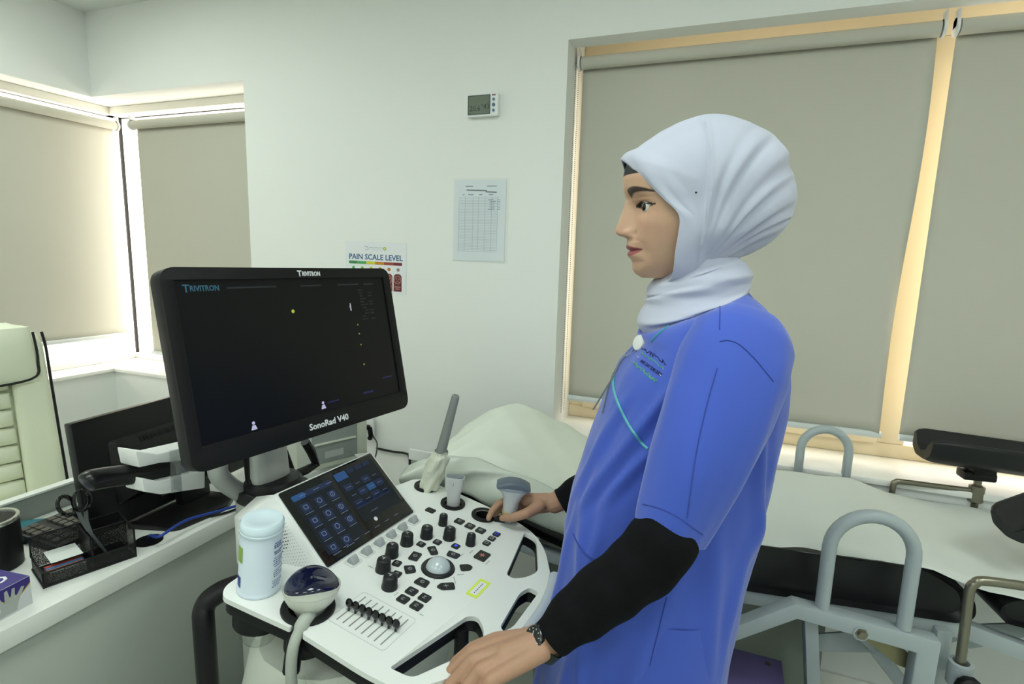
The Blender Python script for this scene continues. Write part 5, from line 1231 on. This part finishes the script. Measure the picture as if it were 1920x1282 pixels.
for k, (P, fd, nn, r) in enumerate(NAILS):
    mk('fingernail', G().sphere((0, 0, 0), r, 12, 8, frame(P, fd.cross(nn), fd, nn), (1, 1.25, .35)), mat('nail', 'c79f90', .25), pn)

# ------------------------------------------------ headscarf
op = [(1165, 299, 0), (1178, 309, .016), (1196, 325, .036), (1222, 350, .054), (1247, 375, .066), (1268, 394, .073), (1275, 412, .0745), (1272, 440, .0735), (1267, 470, .070), (1264, 500, .063), (1258, 522, .048), (1242, 531, .022), (1228, 532, 0)]
O3 = []
for px, py, y in op: p, z = hl(px, py, y); O3.append((p, y, z))
near = spline([V(*q) for q in O3], 14); loop = near+[V(q.x, -q.y, q.z) for q in near[-2:0:-1]]
pole = V(-1, 0, -.22).normalized(); Cc = V(SCc[0], 0, SCc[1])
Fp, Fz = hl(1283, 522)
def foldd(p, y, z):
    dx, dz = -(p-Fp), z-Fz; dist = math.hypot(dx, dz); be = math.degrees(math.atan2(dz, dx))+dist*95
    amp = float(sstep(.03, .13, dist)); v_ = 0
    side = float(sstep(.012, .04, abs(y)))
    side = float(sstep(.008, .050, abs(y)))
    be += 2.2*math.sin(dist*22+1.0)
    for b0, w_, h_ in ((18, 3.2, .0045), (26, 2.0, .0032), (33, 3.0, .0062), (44, 2.6, .0050), (50, 1.8, .0034), (58, 3.2, .0064), (69, 2.2, .0042), (78, 3.0, .0056), (90, 2.2, .0036), (99, 2.6, .0034)):
        t = (be-b0)/w_; k_ = .65+.35*math.sin(b0*1.7+dist*30)
        v_ += 1.45*h_*k_*((math.exp(-t*t) if t < 0 else math.exp(-(t/2.2)**2))-.75*math.exp(-((t+1.7)/.75)**2)-.25)
    v_ = v_*amp*side
    # overlapping outer layer begins behind a vertical edge at the temple
    ed = hl(1298, 300)[0]+.05*(z-.03)*(.12)
    v_ += (.0050*float(sstep(-.001, .0015, ed-p))+.0022*math.exp(-((ed-p-.003)/.0035)**2))*float(sstep(.10, .0, max(0, -z-.02)))*side
    return v_
K_ = 120; rings = []
for k in range(K_+1):
    t = k/K_; ring_ = []
    tt = 1-(1-t)**1.15
    for q in loop:
        d0 = (q-Cc); r0 = d0.length; d0n = d0/r0
        om = math.acos(max(-1, min(1, d0n.dot(pole))))
        dn = (d0n*math.sin((1-tt*.995)*om)+pole*math.sin(tt*.995*om))/math.sin(om)
        rs_ = float(np.interp(math.atan2(dn.z, dn.x), SA, SR)); sg_ = math.hypot(dn.x, dn.z)
        wl = .088-.016*float(sstep(.55, 1.0, -dn.z))
        e = 2.15; rstar = ((sg_/rs_)**e+(abs(dn.y)/wl)**e)**(-1/e)
        wt_ = float(sstep(.05, .0, abs(q.y)))*(1.0 if q.z > 0 else 0.0); b = float(sstep(0, .22-.15*wt_, tt)); r = r0*(1-b)+rstar*b
        P = Cc+dn*r; f_ = foldd(P.x, P.y, P.z)*float(sstep(.02, .12, tt))*float(sstep(1.0, .9, tt))
        # rolled hem
        P = Cc+dn*(r+f_+.0014*math.exp(-(tt/.012)**2))
        ring_.append(hw(P.x, P.y, P.z))
    rings.append(ring_)
M_scf = mat('scarf_cloth', 'b7bbcd', .75, sheen=.25, bump=.06, bscale=700)
hd = thing('headscarf_tmp', 'x', 'x', HC) if False else None
sc_ = mk('headscarf', G().loft(rings, caps=False), M_scf, pn, ang=70)
sm = sc_.modifiers.new('t', 'SOLIDIFY'); sm.thickness = .0016; sm.offset = -1
# neck wrap with sloping folds
nw = [((1262, 500), (1340, 462), .052), ((1245, 512), (1360, 474), .058), ((1232, 520), (1374, 482), .064), ((1222, 529), (1385, 486), .068), ((1214, 538), (1398, 494), .073), ((1209, 548), (1409, 507), .076), ((1210, 556), (1410, 518), .074), ((1209, 564), (1406, 528), .078), ((1207, 575), (1402, 536), .081), ((1198, 588), (1402, 545), .086), ((1193, 600), (1398, 553), .088), ((1197, 610), (1392, 560), .087), ((1200, 622), (1388, 568), .090), ((1206, 640), (1380, 580), .090), ((1215, 662), (1372, 602), .086), ((1225, 690), (1365, 630), .075)]
rings = []; NN = 96
for j, (f_, b_, w_) in enumerate(nw):
    pf_, zf_ = hl(*f_); pb_, zb_ = hl(*b_); ring_ = []
    pc_, zc_ = (pf_+pb_)/2, (zf_+zb_)/2; a_ = (pf_-pb_)/2
    for i in range(NN):
        t = 2*math.pi*i/NN; c0, s0 = math.cos(t), math.sin(t)
        wob = .0032*math.sin(j*1.9+2.2*t+.6*math.sin(t*2))+.0018*math.sin(j*2.9-3*t)
        p = pc_+(a_*.955+wob*.5)*c0; y = (w_+wob)*s0; z = zc_+(zf_-zb_)/2*c0*(1.0)+.004*math.sin(2*t+j)
        ring_.append(V(p, y, z))
    rings.append(ring_)
fine = []
for i in range(NN): fine.append(spline([r[i] for r in rings], 5))
rings = [[hw(*fine[i][k]) for i in range(NN)] for k in range(len(fine[0]))]
o = mk('headscarf_wrap', G().loft(rings, caps=False), M_scf, pn, ang=70); sm = o.modifiers.new('t', 'SOLIDIFY'); sm.thickness = .002; sm.offset = -1
mk('scarf_pin', G().sphere((0, 0, 0), .0016, 10, 8, Matrix.Translation(V(0, 0, 0))), mat('pin_black', '101014', .3), pn, M=Matrix.Translation(atP(1305, 361, HC+HLd*.0905, HLd)))

# ------------------------------------------------ scrub top
fL = sorted([(622, 1212), (640, 1190), (665, 1168), (700, 1148), (750, 1128), (820, 1100), (890, 1074), (960, 1057), (1030, 1048), (1110, 1036), (1180, 1020), (1282, 1003), (1400, 985), (1500, 975)])
fR = sorted([(540, 1392), (560, 1425), (590, 1455), (620, 1472), (650, 1479), (710, 1483), (760, 1480), (820, 1470), (880, 1458), (960, 1441), (1040, 1424), (1120, 1404), (1210, 1384), (1290, 1368), (1400, 1350), (1500, 1335)])
fLy, fLx = zip(*fL); fRy, fRx = zip(*fR)
def proj(P):
    v = V(P)-CAMPOS; z = v.dot(_fw); return 960+FPX*v.dot(_rt)/z, 641-FPX*v.dot(_up)/z
def fit(z, hw_, p=2.3, c=None, a=None):
    c = -.05 if c is None else c; a = .12 if a is None else a
    for it in range(40):
        R = [proj(q) for q in oval(V(c, .955, z), a, hw_, n=48, p=p)]
        eL = min(x-np.interp(y, fLy, fLx) for x, y in R); eR = min(np.interp(y, fRy, fRx)-x for x, y in R)
        k = .00085
        a = max(.05, a+(eL+eR)*.5*k*.8); c = c+(eR-eL)*.5*k*.8
    return c, a
zs_ = [1.315, 1.27, 1.22, 1.16, 1.10, 1.04, .98, .92, .86, .80, .74, .68, .64]
wd = [.178, .176, .170, .163, .158, .158, .162, .168, .174, .178, .182, .185, .187]
tr = []
for z, w_ in zip(zs_, wd):
    c_, a_ = fit(z, w_); tr.append((c_, a_, w_, z))
NT = 160
def fold_body(t, z):
    """vertical drape folds: t angle (0 front, 90 deg her left), z height"""
    low = float(sstep(1.28, .80, z)); f_ = 0
    for t0, w_, h_, z0 in ((.25, .07, .010, 1.2), (.62, .09, .011, 1.1), (1.05, .07, .009, 1.0), (1.5, .08, .007, 1.), (-.3, .09, .009, 1.2), (-.8, .12, .009, 1.1), (1.95, .10, .011, 1.05), (2.45, .09, .010, 1.0), (-2.2, .14, .010, 1.0)):
        tc_ = t0+.18*math.sin(z*6+t0*5); d = (t-tc_+math.pi) % (2*math.pi)-math.pi; f_ += h_*math.exp(-(d/w_)**2)
    for t0, sl, w_, h_, z0, z1 in ((.95, 2.6, .07, .009, 1.30, 1.05), (1.25, 3.2, .06, .008, 1.28, 1.08), (2.1, -2.2, .09, .010, 1.30, 1.0), (.55, 1.8, .08, .006, 1.25, 1.0)):
        tc_ = t0+sl*(z-1.2); d = (t-tc_+math.pi) % (2*math.pi)-math.pi
        f_ += 0; low_ = float(sstep(z0+.02, z0-.05, z))*float(sstep(z1-.05, z1+.05, z)); f_ += (h_*math.exp(-(d/w_)**2)-h_*.6*math.exp(-((d-1.5*w_)/w_)**2))*low_/max(low, .15)
    return f_*max(low, .15)+.0015*math.sin(7*t+z*22)*math.sin(z*31+3*t)
rings = []
# shoulder yoke: from the neckline outwards
c0_, a0_, w0_, z0_ = tr[0]
neck = []
for i in range(NT):
    t = 2*math.pi*i/NT; c0, s0 = math.cos(t), math.sin(t)
    fz, bz_ = hl(1208, 628), hl(1388, 545)
    # neckline loop: V shaped in front
    pc_, a_ = (fz[0]+bz_[0])/2, (fz[0]-bz_[0])/2
    zz = bz_[1]+(fz[1]-bz_[1])*(0.5+0.5*c0)**1.0+.012*abs(s0)
    P = hw(pc_+a_*.93*c0, .088*s0*(1-.25*max(0, c0)), zz); neck.append(P)
top = [V(q) for q in oval(V(c0_, .955, z0_), a0_, w0_, n=NT, p=2.3)]
for k in range(9):
    t_ = k/9; ring_ = []
    for i in range(NT):
        a_ = 2*math.pi*i/NT; s0 = abs(math.sin(a_))
        P = neck[i]*(1-t_)+top[i]*t_
        P = P+V(0, 0, .020*math.sin(math.pi*t_)*s0**1.5+.006*math.sin(math.pi*t_))
        out_d = (top[i]-V(c0_, .955, z0_)); out_d.z = 0; out_d.normalize()
        P = P+out_d*(.012*math.sin(math.pi*t_)*(1-s0*.6))
        ring_.append(P)
    rings.append(ring_)
Zf = np.linspace(zs_[0], zs_[-1], 60)
A_ = np.array(tr)[::-1]
for z in Zf:
    c_, a_, w_ = (float(np.interp(z, A_[:, 3], A_[:, j])) for j in (0, 1, 2)); ring_ = []
    base = oval(V(c_, .955, z), a_, w_, n=NT, p=2.3)
    for i in range(NT):
        t = 2*math.pi*i/NT; d = (V(base[i])-V(c_, .955, z)).normalized()
        ring_.append(V(base[i])+d*(fold_body(t, z)-.005*float(sstep(1.28, .9, z))))
    rings.append(ring_)
gS = G(); gS.loft(rings, caps=False)
TORSO = (list(gS.v), list(gS.f))
# sleeves
def sleeve(path, rad, lat, fl, seed=0):
    pts = spline(path, 8); n_ = len(pts); rr = np.interp(np.linspace(0, 1, n_), np.linspace(0, 1, len(rad)), rad); ff = np.interp(np.linspace(0, 1, n_), np.linspace(0, 1, len(fl)), fl)
    rings = []
    for k in range(n_):
        t = (pts[min(k+1, n_-1)]-pts[max(k-1, 0)]).normalized(); y = (V(lat)-t*V(lat).dot(t)).normalized(); x = y.cross(t)
        ring_ = []; u = k/(n_-1)
        for i in range(64):
            a_ = 2*math.pi*i/64
            w_ = 1+.05*u*math.sin(3*a_+seed+2*u)+.045*math.exp(-((((a_-2.1-1.1*u+math.pi) % (2*math.pi))-math.pi)/.22)**2)*(1-u*.6)+.05*math.exp(-((((a_-1.15+.7*u+math.pi) % (2*math.pi))-math.pi)/.18)**2)*(.4+u)-.05*math.exp(-((((a_-1.6+.4*u+math.pi) % (2*math.pi))-math.pi)/.25)**2)*(.3+u*.7)+.018*math.sin(u*16+2*a_+seed)*math.sin(a_*2)
            ring_.append(pts[k]+x*(rr[k]*w_*math.cos(a_))+y*(rr[k]*ff[k]*w_*math.sin(a_)))
        rings.append(ring_)
    # turned hem
    rings.append([q+(pts[-1]-pts[-2]).normalized()*.0004 for q in rings[-1]]); rings.append([pts[-1]+(q-pts[-1])*.95-(pts[-1]-pts[-2]).normalized()*.012 for q in rings[-2]])
    return rings
slL = sleeve([atY(1395, 612, .855), atY(1392, 640, .83), atY(1372, 690, .805), atY(1345, 770, .785), atY(1302, 880, .765), atY(1257, 994, .755)], [.050, .072, .076, .074, .064, .050], TLd, [.75, .72, .70, .75, .85, .95], 1.0)
slR = sleeve([V(.0, 1.05, 1.36), V(.0, 1.09, 1.345), V(-.01, 1.13, 1.29), V(-.03, 1.165, 1.20), V(-.055, 1.195, 1.12), V(-.065, 1.205, 1.08)], [.048, .066, .070, .068, .062, .058], -TLd, [.8, .75, .75, .8, .9, .95], 3.0)
gS.loft(slL, caps=False); gS.loft(slR, caps=False)
M_scr_ = mat('scrub_blue', '3c59c0', .75, var=.04, vscale=8, sheen=.3, bump=.10, bscale=900)
top_ = mk('scrub_top', gS, M_scr_, pn, ang=80); sm = top_.modifiers.new('t', 'SOLIDIFY'); sm.thickness = .0016; sm.offset = -1
# black undershirt sleeves
M_bk = mat('black_jersey', '0b0c0f', .85, var=.15, vscale=30, bump=.15, bscale=500, spec=.2)
def armsleeve(path, rad, seed):
    pts = spline(path, 10); n_ = len(pts); rr = np.interp(np.linspace(0, 1, n_), np.linspace(0, 1, len(rad)), rad); rings = []; x = None
    for k in range(n_):
        t = (pts[min(k+1, n_-1)]-pts[max(k-1, 0)]).normalized(); y = (TLd-t*TLd.dot(t)).normalized(); xx = y.cross(t); u = k/(n_-1); ring_ = []
        for i in range(48):
            a_ = 2*math.pi*i/48
            w_ = 1+.035*math.sin(u*38+1.6*math.sin(a_+seed)+seed)*(.4+.6*u)+.03*math.sin(u*17+2*a_)
            ring_.append(pts[k]+xx*(rr[k]*w_*math.cos(a_))+y*(rr[k]*w_*math.sin(a_)))
        rings.append(ring_)
    rings.append([pts[-1]+(q-pts[-1])*.90-(pts[-1]-pts[-2])*.6 for q in rings[-1]])
    o = mk('undershirt_sleeve', G().loft(rings, caps=False), M_bk, pn, ang=75); sm = o.modifiers.new('t', 'SOLIDIFY'); sm.thickness = .0015; sm.offset = -1
    return o
armsleeve([atY(1318, 800, .785), atY(1272, 920, .762), atY(1250, 1000, .745), atY(1205, 1058, .745), atY(1150, 1100, .742), atY(1085, 1150, .736), LW+(LE-LW).normalized()*.006], [.034, .036, .0455, .0475, .0455, .040, .0305], .3)
armsleeve([V(-.05, 1.18, 1.14), RE, RE*.6+RW*.4, RE*.3+RW*.7, RW+V(.016, 0, .003)], [.036, .042, .042, .038, .032], 1.7)
mk('undershirt', G().loft([oval(V(-.02, .955, 1.335), .06, .10), oval(V(-.02, .955, 1.32), .075, .12), oval(V(-.03, .955, 1.24), .09, .14), oval(V(-.06, .955, 1.0), .10, .14)], caps=False), M_bk, pn)
# trousers and shoes
gT = G()
for s in (-1, 1):
    o_ = TLd*(s*.088)
    mk('trouser_leg', G().loft([oval(V(-.075, .955, .90)+TLd*(s*.06), .118, .105), oval(V(-.075, .955, .78)+o_, .112, .092), oval(V(-.08, .955, .55)+o_, .092, .082), oval(V(-.075, .955, .30)+o_, .082, .074), oval(V(-.065, .955, .06)+o_, .080, .072)], caps=False), M_scr_, pn)
    f0 = V(-.065, .955, 0)+o_
    mk('shoe', G().loft([oval(f0+V(-.02, 0, .002)+TFd*.03, .125, .042), oval(f0+TFd*.03+V(-.02, 0, .03), .125, .043), oval(f0+TFd*.02+V(-.01, 0, .055), .105, .040), oval(f0+V(0, 0, .085), .055, .036)]), mat('shoe_black', '17181a', .5), pn)

# ------------------------------------------------ details on the scrub top, laid on its surface
TB = BVHTree.FromPolygons([V(v) for v in gS.v], gS.f)
def onbody(px, py, off=.0012):
    d = ray(px, py).normalized(); h_, n_, i_, _ = TB.ray_cast(CAMPOS, d)
    if h_ is None: return None, None
    if n_.dot(d) > 0: n_ = -n_
    return h_+n_*off, n_
def stroke(pxs, r, m, nm, off=.001, seg=8, parent=None):
    P = []
    for q in spline([V(x, y, 0) for x, y in pxs], seg):
        h_, n_ = onbody(q.x, q.y, off)
        if h_ is not None: P.append(h_)
    if len(P) > 2: return mk(nm, G().tube(P, r, 6), m, parent or top_)
M_teal = mat('teal_piping', '5fb3b8', .6)
stroke([(1352, 556), (1302, 582), (1264, 604), (1238, 624), (1222, 640)], .0014, mat('collar_trim', '3f9aa6', .6), 'collar_trim', .0008)
stroke([(1152, 702), (1151, 722), (1156, 745), (1166, 770), (1182, 800), (1202, 828), (1216, 842)], .0021, M_teal, 'piping')
M_seam = mat('seam_blue', '33489c', .8)
stroke([(1350, 545), (1350, 580), (1349, 618)], .0007, M_seam, 'seam', .0002)
stroke([(1349, 640), (1365, 638), (1385, 645), (1408, 665), (1430, 690), (1450, 715)], .0009, M_seam, 'seam', .0002)
stroke([(1205, 945), (1235, 952), (1270, 968), (1300, 990), (1318, 1002)], .0008, M_seam, 'seam', .0002)
stroke([(1345, 690), (1325, 760), (1305, 850), (1288, 970)], .0008, M_seam, 'seam', .0002)
stroke([(1250, 1120), (1235, 1180), (1220, 1240), (1205, 1300)], .0009, M_seam, 'seam', .0002)
stroke([(1075, 1000), (1082, 1015), (1095, 1035), (1112, 1048), (1122, 1052)], .0016, M_seam, 'pocket_edge', .0004)
# embroidered emblem lines
def embro(lines):
    for (x0, y0, x1, y1, m, hgt, seed, dens) in lines:
        rnd = random.Random(seed); n_ = int(math.hypot(x1-x0, y1-y0)/dens); pts = []
        for k in range(n_+1):
            t = k/n_; x = x0+(x1-x0)*t; y = y0+(y1-y0)*t; dy = rnd.uniform(-hgt, hgt)
            pts.append((x+rnd.uniform(-1, 1), y+dy))
        stroke(pts, .00062, m, 'embroidery', .0004, 4)
M_en, M_eg, M_ew = mat('thread_navy', '1c2458', .7), mat('thread_green', '5aa682', .7), mat('thread_white', 'b9c4dc', .7)
embro([(1203, 652, 1249, 681, M_en, 4.0, 1, 2.2), (1203, 661, 1244, 690, M_eg, 3.5, 2, 2.2), (1188, 682, 1232, 716, M_eg, 3.6, 4, 2.2), (1186, 677, 1228, 712, M_eg, 2.5, 5, 3)])
def bodytext(txt, px0, px1, hpx, m):
    A, _ = onbody(*px0); B, _ = onbody(*px1); C0, n_ = onbody((px0[0]+px1[0])/2, (px0[1]+px1[1])/2, .0008)
    if A is None or B is None: return
    x = (B-A).normalized(); z = (n_-x*n_.dot(x)).normalized(); y = z.cross(x)
    vs, fs = textgeo(txt, .0075, .0002); wdt = max(v[0] for v in vs)-min(v[0] for v in vs); k = (B-A).length/wdt
    M_ = frame(C0, x, y, z); out_ = []
    for v in vs:
        P = M_ @ V(v[0]*k, v[1], v[2]); h_, n2, i_, d_ = TB.find_nearest(P)
        if n2.dot(z) < 0: n2 = -n2
        out_.append(h_+n2*(.0006+v[2]))
    mk('emblem_lettering', G().add(out_, fs), m, top_, smooth=False)
bodytext('AND DAY SURGERY', (1200, 675), (1238, 702), 8, M_en)
stroke([(1195, 668), (1199, 671)], .0006, M_ew, 'embroidery', .0006); stroke([(1237, 701), (1240, 705)], .0006, M_ew, 'embroidery', .0006)

# badge reel on the collar
br = thing('badge_reel', 'round white badge reel clipped to the collar of the blue scrub top', 'badge reel', onbody(1204, 642)[0])
P0, n0 = onbody(1206, 640, .006); zz_ = (V(-.62, -.62, .25)).normalized(); RM = look(P0, zz_)
mk('reel', G().lathe([(.0125, -.003), (.0135, -.001), (.0135, .0025), (.012, .0045), (.004, .0055), (.0002, .0056)], 28, RM), mat('reel_white', 'd9dcdc', .25), br)
mk('reel_rim', G().lathe([(.0138, -.004), (.0145, -.003), (.0145, -.0005), (.0138, 0)], 28, RM), mat('reel_chrome', '8d9498', .2, metal=.8), br)
def off_body(px, py, o_): h_, n_ = onbody(px, py, o_); return h_ if h_ is not None else atY(px, py, .93)
mk('clip', G().tube([off_body(1192, 651, .004), off_body(1182, 660, .005), off_body(1175, 668, .005), off_body(1180, 671, .005), off_body(1188, 664, .005), off_body(1194, 654, .004)], .0009, 6), mat('clip_steel', 'b9bdbf', .25, metal=.8), br)
M_str = mat('badge_strap', '6b7478', .5)
mk('strap', G().tube([off_body(1176, 670, .004), off_body(1165, 683, .004), atY(1150, 705, .90), atY(1135, 730, .895), atY(1112, 768, .89)], .0013, 6), M_str, br)
mk('strap', G().tube([off_body(1174, 672, .004), off_body(1160, 690, .003), off_body(1152, 703, .003), off_body(1143, 730, .003), off_body(1132, 775, .003)], .0012, 6), M_str, br)

# wristwatch
wt = thing('wristwatch', 'black wristwatch with dark round dial on the near wrist', 'watch', LW)
wa = (LE-LW).normalized(); wn = (V(-.25, -.60, .75)-wa*V(-.25, -.60, .75).dot(wa)).normalized()
WM = look(LW-wa*.007+wn*.0262, wn)
mk('case', G().lathe([(.0165, -.005), (.0178, -.003), (.0178, .003), (.0165, .0045), (.0155, .0048)], 28, WM), mat('watch_case', '4a4d50', .2, metal=.8), wt)
mk('dial', G().lathe([(.0156, .0045), (.0154, .0050), (.0002, .0052)], 28, WM), mat('watch_glass', '161a1e', .06, coat=.6), wt)
for a_ in (20, 140): mk('watch_hand', G().box((0, .005, .0054), (.0008, .010, .0003), WM @ Matrix.Rotation(math.radians(a_), 4, 'Z')), M_wprint, wt)
for k in range(12): mk('hour_mark', G().box((0, .0132, .0053), (.0008, .002, .0003), WM @ Matrix.Rotation(k*math.pi/6, 4, 'Z')), M_wprint, wt)
x_ = wa.cross(wn); rings = []
for k in range(33):
    t = 2*math.pi*k/32; c_ = LW-wa*.007+wn*(.0262*math.cos(t))+x_*(.0285*math.sin(t)); nn = (wn*math.cos(t)+x_*math.sin(t)); rings.append([c_+wa*.009+nn*.0012, c_-wa*.009+nn*.0012, c_-wa*.009-nn*.0012, c_+wa*.009-nn*.0012])
mk('strap', G().loft(rings, caps=False), mat('watch_strap', '14201a', .45), wt)

# convex probe in the far hand
cp = thing('convex_probe', 'grey and white curved ultrasound probe held upright in the far hand', 'ultrasound probe', atY(960, 955, 1.10))
q0, q1 = atY(955, 964, 1.088), atY(964, 905, 1.088); up_ = (q1-q0).normalized(); xa = V(.90, .36, .22); xa = (xa-up_*xa.dot(up_)).normalized(); CPM = frame(q0, xa, up_.cross(xa), up_) @ Matrix.Diagonal((1.22, 1.22, 1.12, 1))
mk('body', G().loft([ell(0, 0, .0125, .0125, -.01, 32, 2), ell(0, 0, .0135, .0135, .012, 32, 2), ell(0, 0, .0150, .0145, .030, 32, 2.1), ell(0, 0, .0185, .0150, .043, 32, 2.4), ell(0, 0, .027, .0160, .054, 32, 2.8), ell(0, 0, .0300, .0160, .059, 32, 3)]), mat('probe_pale', 'c4c9cc', .35), cp, M=CPM)
def crv(zb, h_, a, b, n=13):
    """curved lens: arc along x, flat across"""
    r_ = []
    for k in range(n):
        u = -1+2*k/(n-1); x = a*u; z = zb+h_*(1-u*u)
        r_.append([(x, -b, zb-.006), (x, -b*1.0, z-.004), (x, -b*.62, z), (x, b*.62, z), (x, b, z-.004), (x, b, zb-.006)])
    return r_
mk('lens', G().loft(crv(.066, .010, .0305, .0165)), mat('lens_slate', '5f6a78', .35), cp, M=CPM, bevel=.0025)
mk('lens_rim', G().loft([ell(0, 0, .0305, .0165, .056, 32, 3.2), ell(0, 0, .0315, .0172, .059, 32, 3.2), ell(0, 0, .0312, .0170, .062, 32, 3.2)]), mat('rim_grey', '98a1ac', .4), cp, M=CPM)
mk('yellow_ring', G().lathe([(.0140, .002), (.0146, .004), (.0146, .008), (.0140, .010)], 28), mat('ring_yellowed', 'b5a878', .45), cp, M=CPM)
mk('cable', G().tube(spline([q0, q0-up_*.02, q0-up_*.03-V(.02, .01, .005), pf(.225, -.03, -.02), pf(.222, -.03, -.12)], 6), .006, 10), mat('probe_cable', 'a9afa6', .45), cp)
mk('cable_boot', G().tube([q0-up_*.0, q0-up_*.012-V(.015, .005, 0), q0-up_*.014-V(.030, .01, 0)], [.010, .008, .006], 12), M_blk, cp)
